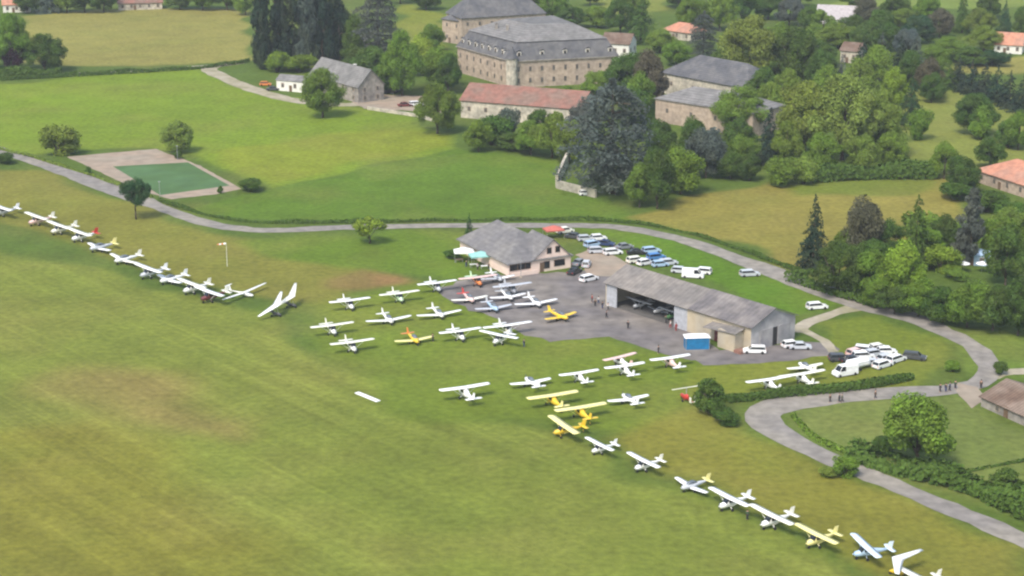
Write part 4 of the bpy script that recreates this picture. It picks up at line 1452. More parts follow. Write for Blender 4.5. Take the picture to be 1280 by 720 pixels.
def wing_mesh(name, half, chord, tip, x0, z, dihedral, sweep=0.0, thick=.13):
    mb = MB()
    ys = (-1, -.93, -.5, -.08, .08, .5, .93, 1)
    rings = []
    for s in ys:
        a = abs(s)
        c = chord + (tip - chord) * max(0, (a - .3) / .7)
        if a == 1:
            c *= .7
        rings.append(airfoil(c, thick * (c / chord), x0 - sweep * a - (chord - c) * .35, s * half, z + dihedral * a * half))
    mb.loft(rings)
    return mb.mesh(name, True)


def ring(x, w, zb, zt, n=10, sq=.8):
    out = []
    for i in range(n):
        a = 2 * math.pi * (i + .5) / n
        cy, sz = math.cos(a), math.sin(a)
        cy = math.copysign(abs(cy) ** sq, cy)
        sz = math.copysign(abs(sz) ** sq, sz)
        out.append((x, cy * w / 2, (zb + zt) / 2 + sz * (zt - zb) / 2))
    return out


def parts_high(span, boxy=1.0):
    """strut-braced high-wing two-seater; nose to +x"""
    P = {}
    mb = MB()
    mb.loft([ring(1.95, .45, .75, 1.13), ring(1.75, .75, .6, 1.3), ring(1.0, 1.0, .5, 1.45), ring(.55, 1.1, .5, 1.95), ring(-.6, 1.1, .5, 1.98), ring(-1.3, .8, .6, 1.6), ring(-2.6, .45, .85, 1.4), ring(-4.1, .18, 1.05, 1.35)])
    P['fuselage'] = [mb.mesh('fuselage', True)]
    P['wing'] = [wing_mesh('wing', span / 2, 1.45, 1.25, .75, 2.05, .025)]
    P['tailplane'] = [wing_mesh('tailplane', 1.5, .95, .75, -3.3, 1.3, 0, .15, .06)]
    mb = MB()
    mb.loft([[(-3.1, -.04, 1.3), (-4.2, -.04, 1.3), (-4.2, .04, 1.3), (-3.1, .04, 1.3)], [(-3.75, -.03, 2.35), (-4.45, -.03, 2.35), (-4.45, .03, 2.35), (-3.75, .03, 2.35)]])
    P['fin'] = [mb.mesh('fin')]
    mb = MB()
    mb.loft([[(1.08, -.44, 1.42), (1.08, .44, 1.42), (.95, .5, 1.25), (.95, -.5, 1.25)], [(.62, -.46, 1.97), (.62, .46, 1.97), (.5, .53, 1.8), (.5, -.53, 1.8)]])
    W = [mb.mesh('windscreen')]
    P['windscreen'] = W
    sw = []
    for s in (-1, 1):
        mb = MB()
        mb.box((-.1, s * .552, 1.55), (1.15, .03, .5))
        sw.append(mb.mesh('side_window'))
    P['side_window'] = sw
    st = []
    for s in (-1, 1):
        mb = MB()
        mb.tube((.2, s * .5, .62), (.3, s * span * .27, 2.03 + .025 * span * .27), .045, n=5)
        st.append(mb.mesh('strut'))
    P['strut'] = st
    gear(P, [(.15, .95), (.15, -.95)], (1.5, 0), .7)
    prop(P, 1.98, .98)
    return P


def gear(P, mains, nose, zb, tail=False):
    P['wheel'], P['gear_leg'] = [], []
    for x, y in mains + [nose]:
        mb = MB()
        r = .24 if (x, y) != nose or not tail else .12
        mb.tube((x, y - .09, r), (x, y + .09, r), r, n=10)
        P['wheel'].append(mb.mesh('wheel'))
        mb = MB()
        mb.tube((x, y, r), (x * .95, y * .35, zb), .05, n=5)
        P['gear_leg'].append(mb.mesh('gear_leg'))


def prop(P, x, z):
    mb = MB()
    mb.tube((x - .02, 0, z), (x + .22, 0, z), .13, .03, 8)
    P['spinner'] = [mb.mesh('spinner', True)]
    mb = MB()
    for s in (-1, 1):
        mb.loft([[(x + .08, -.06, z + s * .1), (x + .08, .06, z + s * .1), (x + .04, .06, z + s * .1), (x + .04, -.06, z + s * .1)],
                 [(x + .07, -.04, z + s * .82), (x + .07, .05, z + s * .82), (x + .05, .05, z + s * .82), (x + .05, -.04, z + s * .82)]])
    P['propeller'] = [mb.mesh('propeller')]


def parts_low(span):
    """low-wing two-seater with a bubble canopy"""
    P = {}
    mb = MB()
    mb.loft([ring(2.1, .4, .75, 1.15), ring(1.9, .75, .6, 1.25), ring(1.0, 1.05, .5, 1.38), ring(-.3, 1.1, .48, 1.4), ring(-1.4, .8, .6, 1.35), ring(-2.8, .42, .8, 1.25), ring(-4.0, .15, 1.0, 1.13)])
    P['fuselage'] = [mb.mesh('fuselage', True)]
    P['wing'] = [wing_mesh('wing', span / 2, 1.55, 1.05, .75, .66, .085, .15)]
    P['tailplane'] = [wing_mesh('tailplane', 1.45, .9, .65, -3.15, 1.15, 0, .2, .06)]
    mb = MB()
    mb.loft([[(-2.9, -.05, 1.13), (-4.05, -.05, 1.13), (-4.05, .05, 1.13), (-2.9, .05, 1.13)], [(-3.6, -.03, 2.25), (-4.3, -.03, 2.25), (-4.3, .03, 2.25), (-3.6, .03, 2.25)]])
    P['fin'] = [mb.mesh('fin')]
    mb = MB()
    mb.loft([ring(.95, .5, 1.28, 1.42), ring(.5, .85, 1.2, 1.75), ring(-.3, .9, 1.2, 1.85), ring(-1.2, .5, 1.2, 1.5)])
    P['canopy'] = [mb.mesh('canopy', True)]
    gear(P, [(.1, 1.15), (.1, -1.15)], (1.6, 0), .6)
    prop(P, 2.1, .95)
    return P


def parts_cub(span):
    P = parts_high(span)
    P['wing'] = [wing_mesh('wing', span / 2, 1.6, 1.55, .8, 2.08, .02)]
    gear(P, [(1.0, .9), (1.0, -.9)], (-3.9, 0), .7, True)
    return P


def parts_glider(span):
    P = {}
    mb = MB()
    mb.loft([ring(2.3, .1, .6, .75), ring(1.9, .5, .4, .95), ring(.9, .72, .25, 1.13), ring(-.5, .6, .45, 1.1), ring(-1.6, .3, .65, .98), ring(-4.6, .14, .8, .98)])
    P['fuselage'] = [mb.mesh('fuselage', True)]
    P['wing'] = [wing_mesh('wing', span / 2, .95, .5, .3, 1.0, .04, 0, .09)]
    P['tailplane'] = [wing_mesh('tailplane', 1.2, .5, .35, -4.25, 2.0, 0, .05, .04)]
    mb = MB()
    mb.loft([[(-3.7, -.04, .9), (-4.65, -.04, .9), (-4.65, .04, .9), (-3.7, .04, .9)], [(-4.1, -.03, 2.0), (-4.75, -.03, 2.0), (-4.75, .03, 2.0), (-4.1, .03, 2.0)]])
    P['fin'] = [mb.mesh('fin')]
    mb = MB()
    mb.loft([ring(1.85, .3, .85, .96), ring(1.2, .55, .95, 1.3), ring(.3, .4, 1.0, 1.18)])
    P['canopy'] = [mb.mesh('canopy', True)]
    P['wheel'] = []
    mb = MB()
    mb.tube((.4, -.08, .2), (.4, .08, .2), .2, n=10)
    P['wheel'].append(mb.mesh('wheel'))
    return P


def parts_trike(span):
    """flexwing: a swept fabric wing above a small three-wheeled pod"""
    P = {}
    mb = MB()
    h = span / 2
    rings = []
    for s in (-1, -.75, -.5, -.25, 0, .25, .5, .75, 1):
        a = abs(s)
        c = 1.9 - 1.2 * a
        rings.append(airfoil(c, .14, 1.3 - 2.4 * a, s * h, 2.75 - .1 * a))
    mb.loft(rings)
    P['wing'] = [mb.mesh('wing', True)]
    mb = MB()
    mb.loft([ring(1.5, .2, .4, .6), ring(1.0, .6, .3, .95), ring(0, .7, .3, 1.0), ring(-.7, .5, .4, .9)])
    P['pod'] = [mb.mesh('pod', True)]
    mb = MB()
    mb.tube((-.3, 0, .6), (.1, 0, 2.75), .06)
    mb.tube((1.0, 0, .5), (.15, 0, 2.6), .04)
    P['mast'] = [mb.mesh('mast')]
    mb = MB()
    mb.box((-1.0, 0, 1.0), (.7, .5, .5))
    P['engine'] = [mb.mesh('engine')]
    mb = MB()
    mb.tube((-1.4, -.8, 1.0), (-1.4, .8, 1.0), .05)
    P['propeller'] = [mb.mesh('propeller')]
    gear(P, [(-.5, .85), (-.5, -.85)], (1.35, 0), .5)
    return P


def parts_gyro(span):
    """open-cockpit rotorcraft with a two-blade rotor and twin fins"""
    P = {}
    mb = MB()
    mb.loft([ring(1.8, .15, .6, .75), ring(1.3, .65, .35, 1.05), ring(.2, .8, .3, 1.1), ring(-.6, .7, .35, 1.5), ring(-1.1, .4, .6, 1.3)])
    P['fuselage'] = [mb.mesh('fuselage', True)]
    mb = MB()
    mb.box((-.3, 0, 2.62), (.22, span, .06), .0)
    P['rotor'] = [mb.mesh('rotor')]
    mb = MB()
    mb.tube((-.4, 0, 1.13), (-.3, 0, 2.62), .08)
    P['mast'] = [mb.mesh('mast')]
    mb = MB()
    mb.tube((-.8, 0, .5), (-2.9, 0, .7), .08)
    P['tail_boom'] = [mb.mesh('tail_boom')]
    P['fin'] = []
    for s in (-1, 1):
        mb = MB()
        mb.box((-2.75, s * .5, 1.05), (.7, .05, 1.0))
        P['fin'].append(mb.mesh('fin'))
    mb = MB()
    mb.box((-2.75, 0, .65), (.6, 1.1, .06))
    P['tailplane'] = [mb.mesh('tailplane')]
    gear(P, [(-.5, .85), (-.5, -.85)], (1.3, 0), .5)
    return P


PKIND = dict(high=parts_high(9.2), low=parts_low(8.4), lowlong=parts_low(10.0), cub=parts_cub(10.2), glider=parts_glider(15.0), trike=parts_trike(9.8), gyro=parts_gyro(6.0), highlong=parts_high(10.8))
WZ = dict(high=2.1, low=.9, lowlong=.9, cub=2.1, glider=1.2, trike=2.7, gyro=2.6, highlong=2.1)
PNAME = dict(high='high_wing_plane', highlong='high_wing_plane', low='low_wing_plane', lowlong='low_wing_plane', cub='high_wing_plane', glider='glider', trike='flexwing_microlight', gyro='rotorcraft')
PCAT = dict(glider='glider', trike='microlight', gyro='gyrocopter')


def plane(kind, x, y, head, fus, wing, label, group, tail=None, scale=1.0, at=None, roll=0.0):
    z = WZ[kind] * scale
    g = G(x, y, z) if at is None else Vector(at)
    t = thing(PNAME[kind], label, PCAT.get(kind, 'plane'), (g.x, g.y, 0.0 if at is None else g.z), R(head), group)
    t.scale = (scale,) * 3
    for nm, ms in PKIND[kind].items():
        mat = {'wing': pc(wing), 'rotor': pc(wing), 'tailplane': pc(tail or wing), 'fin': pc(tail or wing), 'windscreen': M_GLASS, 'side_window': M_GLASS, 'canopy': M_CANOPY,
               'wheel': M_RUBBER, 'propeller': pc('dark_grey'), 'mast': M_METAL, 'engine': pc('dark_grey'), 'strut': pc(wing), 'gear_leg': pc(fus)}.get(nm, pc(fus))
        for m in ms:
            o = link(nm, m, mat, t)
            if roll and nm == 'wing':                # a flexwing rests with one tip low, tilting about its hang point
                o.rotation_euler.x = R(roll)
                o.location = Vector((0, 0, 2.7)) - Euler((R(roll), 0, 0)).to_matrix() @ Vector((0, 0, 2.7))
    return t


H1, H2, H3, H0 = 214, 114, -66, 223
GL, GA, GR, GF = 'light aircraft parked in a line along the left of the runway', 'light aircraft parked around the apron', 'light aircraft parked below the hangar', 'light aircraft parked in a line towards the near right corner'
# left row
plane('high', 2, 259, H0, 'silver', 'white', 'silver and white plane cut by the left edge, end of the row', GL, None, 1.13)
plane('high', 46, 270, H0, 'pink', 'cream', 'cream plane second in the row from the left edge', GL, None, 1.13)
plane('high', 74, 281, H0, 'cream', 'cream', 'cream high-wing plane left of the one with the red tail', GL, None, 1.13)
plane('high', 100, 290, H0, 'white', 'cream', 'cream plane with an orange-red tail in the left row', GL, 'red', 1.13)
plane('low', 124, 309, H0, 'silver', 'white', 'silver low-wing plane right of the row mate with the red tail', GL, 'pale_yellow', 1.13)
plane('lowlong', 155, 324, H0, 'white', 'cream', 'long-winged cream low-wing plane in the middle of the left row', GL, None, 1.13)
plane('high', 186, 335, H0, 'silver', 'white', 'white plane with a dark underside in the left row, below the windsock side', GL, None, 1.13)
plane('low', 212, 349, H0, 'white', 'white', 'white low-wing plane in the left row, third from the glider', GL, None, 1.13)
plane('high', 240, 354, H0, 'white', 'cream', 'cream and white plane in the left row, second from the glider', GL, None, 1.13)
plane('high', 262, 364, H0, 'maroon', 'white', 'dark red plane with white wings beside the glider', GL, 'cream', 1.13)
plane('glider', 306, 364.5, -31, 'white', 'white', 'white glider with one long wing rising to the right', GL, None, 1.0)
plane('trike', 344, 381, -28, 'dark_grey', 'white', 'left one of the two white flexwings standing together', GL, None, .93, None, 20)
plane('trike', 363, 370, -26, 'dark_grey', 'cream', 'right one of the two white flexwings standing together', GL, None, .93, None, 20)
# apron, facing the runway
plane('high', 437, 375, H3, 'white', 'white', 'white high-wing plane left of the apron, in front of the earth patch', GA)
plane('high', 499, 366, H3, 'pale_green', 'cream', 'pale green and cream plane at the left tip of the apron', GA)
plane('high', 546, 353, H3, 'silver', 'white', 'silver plane with a tall white tail at the back of the apron', GA)
plane('high', 415, 406, H3, 'white', 'cream', 'leftmost plane of the apron group, cream wings', GA)
plane('high', 440, 427, H3, 'white', 'cream', 'white plane nearest the runway at the left of the apron group', GA)
plane('lowlong', 486, 399, H3, 'white', 'white', 'large white low-wing plane with upswept wings on the grass', GA)
plane('lowlong', 549, 392, H3, 'white', 'white', 'white low-wing plane on the grass edge between the large white one and the pink one', GA)
plane('low', 518, 424, H3, 'yellow', 'pale_yellow', 'yellow low-wing plane on the grass of the apron group', GA, 'orange')
plane('high', 575, 413, H3, 'white', 'white', 'white high-wing plane right of the yellow low-wing plane', GA)
plane('high', 624, 418, 236, 'white', 'white', 'white plane turned the other way, nearest the tarmac edge', GA)
plane('highlong', 634, 406, H3, 'cream', 'white', 'long-winged white plane right behind the one turned the other way', GA)
plane('lowlong', 670, 378, H3, 'white', 'white', 'big white low-wing plane on the tarmac, furthest right of the white ones', GA)
plane('low', 635, 370, H3, 'white', 'white', 'white low-wing plane on the tarmac behind the big one', GA)
plane('high', 640, 356, H3, 'grey', 'silver', 'grey and silver plane on the tarmac in front of the clubhouse', GA)
plane('low', 617, 384, H3, 'pale_blue', 'silver', 'pale blue low-wing plane on the tarmac', GA)
plane('low', 587, 373, H3, 'pink', 'cream', 'pinkish low-wing plane at the edge of the tarmac', GA, 'red')
plane('high', 597, 346, H3, 'orange', 'pink', 'rusty pink plane with a pale green tail by the canopies', GA, 'pale_green')
plane('low', 701, 395, H3 + 15, 'yellow', 'yellow', 'yellow low-wing plane alone on the tarmac', GA)
plane('low', 622, 347, H3, 'silver', 'white', 'white low-wing plane close to the clubhouse terrace', GA)
# below the hangar, facing away
plane('high', 581, 484, H2, 'white', 'white', 'white high-wing plane standing alone nearest the runway marker', GR, None, 1.08)
plane('low', 663, 477, H2, 'white', 'white', 'white low-wing plane right of the lone high-wing one', GR)
plane('high', 724, 466, H2, 'white', 'white', 'white high-wing plane above the three yellow planes', GR, None, 0.9)
plane('high', 781, 457, H2, 'white', 'white', 'white high-wing plane just in front of the pinkish-winged one', GR, None, 0.93)
plane('high', 775, 446, H2 + 12, 'white', 'pink', 'plane with a pinkish wing behind two white ones', GR, None, 0.88)
plane('high', 838, 447, H2, 'pink', 'white', 'white-winged plane beside the blue shelter', GR, None, 0.95)
plane('low', 785, 498, H2, 'white', 'white', 'white low-wing plane right of the yellow planes', GR)
plane('cub', 691, 494, H2, 'yellow', 'pale_yellow', 'yellow plane with a pale wing, furthest left of three', GR)
plane('cub', 726, 509, H2, 'yellow', 'pale_yellow', 'yellow plane overlapping the tail of the first yellow one', GR, 'yellow')
plane('cub', 705, 531, H1 - 8, 'yellow', 'pale_yellow', 'yellow plane facing the runway, nearest of the three', GR, 'yellow')
plane('gyro', 857, 484, H2, 'red', 'cream', 'small red rotorcraft left of the big dark bush', GR)
plane('highlong', 962, 474, H2, 'white', 'white', 'white high-wing plane at the left end of the trimmed hedge', GR, None, 0.93)
plane('highlong', 1003, 467, H2, 'white', 'cream', 'cream-white plane in the middle of the three by the hedge', GR, None, 0.93)
plane('low', 1006, 458, H2, 'white', 'cream', 'white low-wing plane rearmost of the three by the hedge', GR, None, 0.95)
# near right row
plane('high', 750, 555, H1, 'white', 'white', 'white plane just right of the yellow one facing the runway', GF, None, 0.84)
plane('high', 805, 575, H1, 'white', 'white', 'white plane with a cream tail, second of the near row', GF, 'cream', 0.92)
plane('low', 864, 607, H1, 'silver', 'white', 'white low-wing plane in the near row, with a yellowish fin', GF, 'pale_yellow', 0.95)
plane('high', 912, 621, H1, 'white', 'white', 'white high-wing plane in the near row, above the dark standing person', GF, None, 1.02)
plane('high', 965, 643, H1, 'white', 'cream', 'cream-winged plane between a white and a yellow one', GF, None, 1.06)
plane('high', 1021, 667, H1, 'pale_yellow', 'pale_yellow', 'pale yellow plane in the near row', GF)
plane('high', 1083, 682, 195, 'pale_blue', 'ice_blue', 'pale blue long-winged plane near the bottom right corner', GF)
plane('trike', 1125, 699, 148, 'yellow', 'white', 'white flexwing with a yellow pod near the bottom edge', GF)
plane('high', 1150, 722, H1, 'white', 'cream', 'cream plane cut by the bottom edge', GF)
# inside the hangar
HM = Matrix.Translation(ho_) @ Matrix.Rotation(hrz, 4, 'Z')
for i, (lx, ly, k, f, w, lb) in enumerate([(6.6, 3.6, 'high', 'silver', 'silver', 'silver plane inside the hangar, left end of the opening'), (12.0, 4.4, 'low', 'white', 'grey', 'grey-winged plane in the middle of the hangar opening'), (16.6, 3.6, 'high', 'green', 'silver', 'dull green plane inside the hangar, right end of the opening')]):
    p = HM @ Vector((lx, ly, 0))
    plane(k, 0, 0, math.degrees(hrz) - 90, f, w, lb, 'aircraft inside the hangar', None, .85, p)


# ------------------------------------------------------------------ cars and vans
def car_parts(L, W, Hh, hood, rear, roof0, roof1, belt, panel=None):
    """profile: hood length, rear slope start, roof from roof0 to roof1 (x from the front at +L/2)"""
    P = {}
    f = L / 2
    body = [(f, .35), (f - .04, .62), (f - .25, belt - .18), (f - hood, belt), (-f + rear, belt), (-f + .05, belt - .08), (-f, .55), (-f + .04, .3), (f - .1, .25)]
    mb = MB()
    n = len(body)
    rings = []
    for y, k in ((-W / 2 + .06, .94), (-W / 2, 1), (W / 2, 1), (W / 2 - .06, .94)):
        rings.append([(x * (1 if k == 1 else .985), y, .25 + (z - .25) * (1 if k == 1 else .96)) for x, z in body])
    rings = [rings[1], rings[2]]
    rings = [[(x * .98, -W / 2 + .0, z) for x, z in body], [(x, -W / 2 + .12, z * 1.0) for x, z in body], [(x, W / 2 - .12, z) for x, z in body], [(x * .98, W / 2, z) for x, z in body]]
    mb.loft(rings)
    P['body'] = [mb.mesh('body', False)]
    cab = [(f - hood + .1, belt - .02), (roof0, Hh - .03), (roof0 - .2, Hh), (roof1 + .1, Hh), (roof1, Hh - .05), (-f + rear - .1 if rear > .3 else -f + .06, belt - .02)]
    mb = MB()
    gl = [(x, z if z < belt + .1 else z - .07) for x, z in cab]
    mb.loft([[(x, -W / 2 + .1 + (z - belt) * .22, z) for x, z in gl], [(x, W / 2 - .1 - (z - belt) * .22, z) for x, z in gl]])
    P['window_band'] = [mb.mesh('window_band')]
    mb = MB()
    mb.box(((roof0 + roof1) / 2, 0, Hh - .035), (roof0 - roof1 + .05, W - .38, .09))
    for s in (-1, 1):
        for x0, x1 in ((roof0, f - hood + .12), (roof1, (-f + rear - .08) if rear > .3 else -f + .08)):
            mb.tube((x0, s * (W / 2 - .2), Hh - .06), (x1, s * (W / 2 - .09), belt), .05, n=5)
    if panel is not None:                    # closed load space behind the cab
        mb.box(((panel - f + .06) / 2, 0, (belt + Hh) / 2 - .03), (panel + f - .06, W - .12, Hh - belt - .06))
    P['roof'] = [mb.mesh('roof')]
    P['wheel'] = []
    for x in (f - .8, -f + .75):
        for s in (-1, 1):
            mb = MB()
            mb.tube((x, s * (W / 2 - .2), .31), (x, s * (W / 2 + .01), .31), .31, n=12)
            P['wheel'].append(mb.mesh('wheel'))
    P['headlight'] = []
    for s in (-1, 1):
        mb = MB()
        mb.box((f - .06, s * (W / 2 - .3), .66), (.12, .32, .14))
        P['headlight'].append(mb.mesh('headlight'))
    P['tail_light'] = []
    for s in (-1, 1):
        mb = MB()
        mb.box((-f + .02, s * (W / 2 - .22), .72), (.08, .2, .2))
        P['tail_light'].append(mb.mesh('tail_light'))
    return P


CKIND = dict(hatch=car_parts(4.0, 1.75, 1.46, 1.05, .15, .55, -1.55, .92), estate=car_parts(4.6, 1.8, 1.5, 1.2, .12, .6, -1.95, .93), saloon=car_parts(4.5, 1.78, 1.42, 1.2, .95, .55, -.9, .92),
             van=car_parts(5.0, 1.95, 2.1, .85, .08, 1.15, -2.4, 1.15, .3), camper=car_parts(5.8, 2.15, 2.75, .9, .06, 1.7, -2.82, 1.3, .9))
CNAME = dict(hatch='hatchback_car', estate='estate_car', saloon='saloon_car', van='van', camper='camper_van')


def car(kind, x, y, head, col, label, group):
    t = thing(CNAME[kind], label, 'van' if kind in ('van', 'camper') else 'car', G(x, y), R(head), group)
    for nm, ms in CKIND[kind].items():
        mat = {'window_band': M_GLASS, 'wheel': M_RUBBER, 'headlight': pc('silver'), 'tail_light': pc('red')}.get(nm, pc(col))
        for m in ms:
            link(nm, m, mat, t)
    return t


def trailer(x, y, head, label):
    t = thing('white_trailer', label, 'trailer', G(x, y), R(head))
    mb = MB()
    mb.loft([ring(2.6, 1.6, .6, 1.7), ring(2.0, 2.0, .5, 2.3), ring(-2.4, 2.0, .5, 2.4), ring(-2.6, 1.7, .6, 2.2)])
    mb.build('body', pc('white'), t)
    for s in (-1, 1):
        mb = MB()
        mb.tube((-.2, s * .85, .32), (-.2, s * 1.05, .32), .32, n=10)
        mb.build('wheel', M_RUBBER, t)
    mb = MB()
    mb.tube((2.4, 0, .5), (3.6, 0, .5), .06)
    mb.build('drawbar', M_METAL, t)


CU, CC, CR, CH = 'cars parked on the grass behind the hangar', 'cars parked beside the clubhouse', 'cars parked in the field by the road bend', 'vehicles by the hangar'
for a in [('estate', 706, 291, 30, 'cream', 'cream car beside the red canopy'),
          ('saloon', 718, 298, -25, 'dark_grey', 'dark grey car next to the cream one behind the clubhouse'),
          ('hatch', 732, 301, 10, 'silver', 'silver car right of the dark grey one'),
          ('hatch', 748, 300, 15, 'white', 'white car at the back of the upper car park'),
          ('estate', 741, 308, 35, 'pale_blue', 'pale blue car behind the bluish-white one in the upper car park'),
          ('saloon', 757, 307, -20, 'navy', 'navy car in the upper car park'),
          ('estate', 747, 316, 10, 'silver', 'bluish silver estate at the gravel corner'),
          ('estate', 766, 318, 20, 'white', 'long white estate at the edge of the upper lawn'),
          ('saloon', 780, 311, 25, 'grey', 'grey car behind the long white estate'),
          ('saloon', 795, 318, 5, 'black', 'black car left of the bright blue one'),
          ('estate', 795, 328, 25, 'cream', 'cream estate at the back wall of the hangar'),
          ('hatch', 806, 331, 35, 'white', 'white hatchback squeezed beside the bright blue car'),
          ('estate', 820, 324, 25, 'blue', 'bright blue car on the upper lawn'),
          ('estate', 814, 316, 20, 'pale_blue', 'pale blue car behind the bright blue one'),
          ('hatch', 825, 333, 20, 'pale_blue', 'pale blue hatchback in front of the bright blue car'),
          ('estate', 835, 331, 20, 'silver', 'silver estate right of the bright blue car'),
          ('hatch', 850, 341, -15, 'silver', 'silver hatchback left of the big white van'),
          ('van', 866, 347, -10, 'white', 'big white van on the lawn behind the hangar'),
          ('estate', 877, 342, 160, 'white', 'white estate behind the big white van'),
          ('estate', 937, 345, 12, 'silver', 'silver estate alone on the lawn near the road'),
          ('estate', 1021, 386, 15, 'white', 'white estate alone beside the side road junction')]:
    car(*a, CU)
for a in [('saloon', 724, 331, 60, 'grey', 'grey car against the right wall of the clubhouse'),
          ('hatch', 733, 333, 80, 'silver', 'silver hatchback right of the grey car at the clubhouse'),
          ('saloon', 718, 342, 60, 'black', 'black car at the corner of the clubhouse'),
          ('estate', 736, 351, 40, 'white', 'white estate nearest the hangar on the tarmac')]:
    car(*a, CC)
for a in [('estate', 1050, 451, 5, 'dark_grey', 'dark car left of the white cars by the bend'),
          ('saloon', 1064, 453, 15, 'black', 'black car between the dark car and the white ones'),
          ('hatch', 1069, 444, 35, 'pink', 'pale pinkish car behind the dark cars'),
          ('estate', 1082, 441, -20, 'white', 'white estate at the back of the white cars'),
          ('estate', 1079, 448, 10, 'white', 'white estate in front of the rear white one'),
          ('hatch', 1092, 445, 25, 'silver', 'silver hatchback in the middle of the white cars'),
          ('hatch', 1097, 438, 25, 'cream', 'cream hatchback behind the middle white cars'),
          ('hatch', 1108, 442, 5, 'white', 'white hatchback at the back right of the white cars'),
          ('saloon', 1091, 457, 0, 'silver', 'silver saloon at the front left of the white cars'),
          ('estate', 1103, 459, 40, 'white', 'white estate at the front of the white cars'),
          ('hatch', 1108, 451, 30, 'silver', 'silver hatchback between two white cars on the right'),
          ('estate', 1120, 452, 40, 'white', 'white estate at the right end of the white cars'),
          ('estate', 1143, 449, -20, 'dark_grey', 'dark grey car standing apart at the right'),
          ('van', 1056, 469, 205, 'white', 'white van near the trimmed hedge, in front of a white trailer')]:
    car(*a, CR)
trailer(1072, 462, 35, 'white trailer behind the white van near the trimmed hedge')
for a in [('estate', 943, 441, 175, 'white', 'white estate against the metal end of the hangar'),
          ('saloon', 1000, 436, 0, 'silver', 'silver car at the hangar gable doors'),
          ('hatch', 989, 434, 20, 'white', 'white hatchback at the hangar gable, left of the silver car'),
          ('hatch', 332, 107, 0, 'orange', 'rusty orange car on the driveway beside the white shed'),
          ('saloon', 341, 113, 10, 'dark_grey', 'dark car between the orange car and the white shed'),
          ('estate', 520, 132, 20, 'white', 'white car in the yard by the stone wall'),
          ('saloon', 506, 133, 20, 'maroon', 'dark red car in the yard by the stone wall'),
          ('hatch', 733, 244, 10, 'white', 'white car at the end of the low stone wall')]:
    car(*a, CH)


# ------------------------------------------------------------------ people
def person_meshes(stride, arm):
    J = {'pel': (0, 0, .95), 'wai': (0, 0, 1.12), 'che': (.01, 0, 1.36), 'nec': (.0, 0, 1.5), 'hea': (.02, 0, 1.62), 'top': (.02, 0, 1.75)}
    rad = {'pel': .15, 'wai': .135, 'che': .155, 'nec': .06, 'hea': .1, 'top': .07}
    E = [('pel', 'wai'), ('wai', 'che'), ('che', 'nec'), ('nec', 'hea'), ('hea', 'top')]
    for s, n in ((1, 'l'), (-1, 'r')):
        q = s * stride
        J.update({n + 'hip': (0, s * .1, .9), n + 'kne': (q * .5 + .03, s * .1, .5), n + 'ank': (q - .03, s * .1, .09), n + 'toe': (q + .16, s * .11, .04),
                  n + 'sho': (0, s * .19, 1.42), n + 'elb': (-.04 - q * .3, s * .25, 1.14), n + 'wri': (.06 + arm - q * .5, s * .25, .9 + arm * .6), n + 'han': (.09 + arm * 1.3 - q * .6, s * .25, .8 + arm * .7)})
        rad.update({n + 'hip': .1, n + 'kne': .065, n + 'ank': .045, n + 'toe': .04, n + 'sho': .07, n + 'elb': .048, n + 'wri': .034, n + 'han': .038})
        E += [('pel', n + 'hip'), (n + 'hip', n + 'kne'), (n + 'kne', n + 'ank'), (n + 'ank', n + 'toe'), ('che', n + 'sho'), (n + 'sho', n + 'elb'), (n + 'elb', n + 'wri'), (n + 'wri', n + 'han')]

    def grow(name, keys, grow_r, root, sub=1):
        ks = [k for k in J if k in keys]
        me = bpy.data.meshes.new(name)
        me.from_pydata([J[k] for k in ks], [(ks.index(a), ks.index(b)) for a, b in E if a in ks and b in ks], [])
        o = bpy.data.objects.new(name, me)
        COL.objects.link(o)
        o.modifiers.new('skin', 'SKIN')
        o.modifiers.new('sub', 'SUBSURF').levels = sub
        for i, k in enumerate(ks):
            sv = me.skin_vertices[0].data[i]
            sv.radius = (rad[k] + grow_r,) * 2
            sv.use_root = k == root
        dg = bpy.context.evaluated_depsgraph_get()
        m = bpy.data.meshes.new_from_object(o.evaluated_get(dg))
        m.name = name
        bpy.data.objects.remove(o)
        m.polygons.foreach_set('use_smooth', [True] * len(m.polygons))
        return m
    sides = lambda *a: {s + k for s in 'lr' for k in a}
    hair = MB()
    hair.loft([[(.0 + math.cos(i * .785) * r, math.sin(i * .785) * r * .95, z) for i in range(8)] for r, z in ((.115, 1.64), (.125, 1.71), (.1, 1.79), (.04, 1.83))])
    return dict(body=grow('body', set(J), 0, 'pel', 2), jacket=grow('jacket', {'pel', 'wai', 'che'} | sides('sho', 'elb', 'wri'), .02, 'wai'), trousers=grow('trousers', {'pel'} | sides('hip', 'kne', 'ank'), .022, 'pel'), hair=hair.mesh('hair', True))


POSES = [person_meshes(.0, 0), person_meshes(.2, 0), person_meshes(-.18, .1)]
prnd = random.Random(8)


def person(x, y, head, top, leg, label, pose=0, group=None):
    t = thing('person', label, 'person', G(x, y), R(head), group)
    t.scale = (1, 1, prnd.uniform(.97, 1.06))
    for nm, m in POSES[pose].items():
        link(nm, m, {'body': M_SKIN, 'jacket': M_SHIRT[top], 'trousers': M_SHIRT[leg], 'hair': M_HAIR}[nm], t)


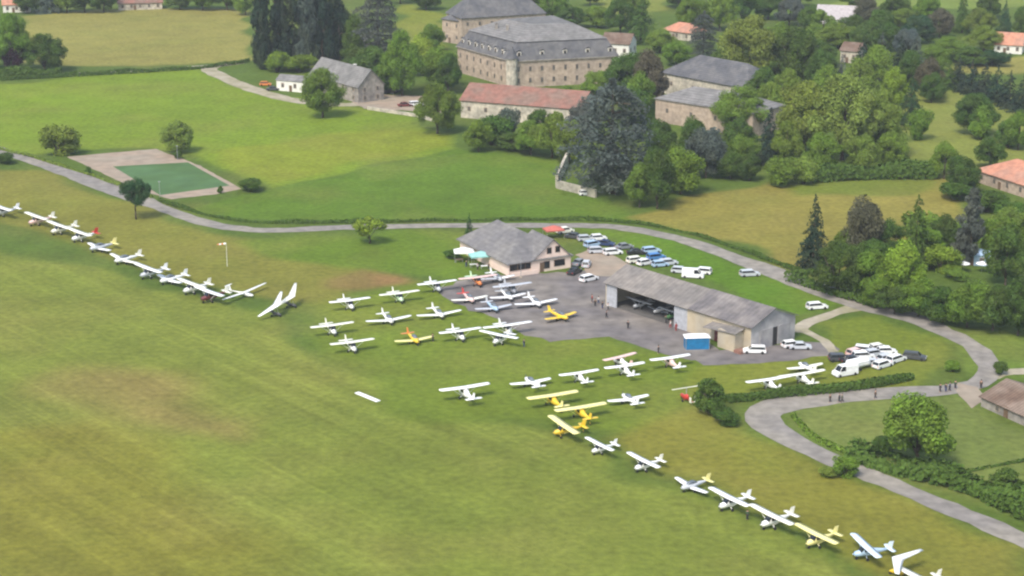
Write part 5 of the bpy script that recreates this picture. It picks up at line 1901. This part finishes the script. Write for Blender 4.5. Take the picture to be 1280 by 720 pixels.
GP = 'people walking on the road'
person(1037.5, 503, 190, 'dark', 'dark', 'person in dark clothes walking on the road, left of a pair', 1, GP)
person(1049, 503, 170, 'dark', 'dark', 'person in dark clothes walking on the road, right of a pair', 2, GP)
person(1052.5, 502.5, 175, 'green', 'dark', 'person in a dark green top at the shoulder of the walking pair', 1, GP)
person(1094, 498.5, 185, 'brown', 'dark', 'person in brown walking alone along the road', 1, GP)
person(1175, 490, 200, 'dark', 'dark', 'leftmost person of the group standing near the bend', 0, GP)
person(1182, 490, 30, 'dark', 'blue', 'person in the middle of the group near the bend, dark top and blue trousers', 0, GP)
person(1187, 489, 160, 'blue', 'dark', 'person in a blue top in the group near the bend', 2, GP)
person(1194, 486, 220, 'green', 'dark', 'person in green at the right of the group near the bend', 0, GP)
person(1226, 486, 250, 'brown', 'dark', 'person in brown standing at the outside of the bend', 0, GP)
person(934, 650, 120, 'green', 'dark', 'person standing on the mown grass in front of the near row', 0)
person(823, 442, 200, 'dark', 'dark', 'person in dark clothes standing at the edge of the tarmac', 0)
person(655, 434, 30, 'dark', 'blue', 'person standing on the grass below the tarmac', 0)
person(541, 427, 30, 'dark', 'dark', 'person standing beside the wingtip of the yellow low-wing plane', 0)
for i, (x, y, hd, a, b, lb) in enumerate([(740, 378, 200, 'red', 'dark', 'person in red at the left corner of the hangar'), (744, 383, 90, 'brown', 'dark', 'person in brown beside the red one at the hangar corner'),
                                          (748, 380, 10, 'white', 'blue', 'person in white at the hangar door'), (753, 386, 140, 'dark', 'blue', 'person in dark top standing in front of the pale hangar door'),
                                          (760, 388, 220, 'white', 'dark', 'person in a white top just outside the hangar opening'), (838, 410, 200, 'white', 'red', 'person in white and red at the right end of the hangar opening'),
                                          (845, 414, 120, 'red', 'red', 'person in red next to the hangar wall'), (832, 404, 40, 'green', 'dark', 'person in green in the right end of the hangar opening'),
                                          (583, 334, 40, 'dark', 'blue', 'person in dark clothes between the two canopies'), (597, 338, 300, 'white', 'dark', 'person in white in front of the teal canopy'),
                                          (611, 337, 200, 'brown', 'dark', 'person in brown at the right of the teal canopy'), (758, 398, 20, 'dark', 'dark', 'person in dark clothes out on the tarmac before the hangar'), (785, 411, 60, 'dark', 'dark', 'person in dark clothes sitting-height far out on the tarmac')]):
    person(x, y, hd, a, b, lb, i % 3, 'visitors around the hangar and canopies')
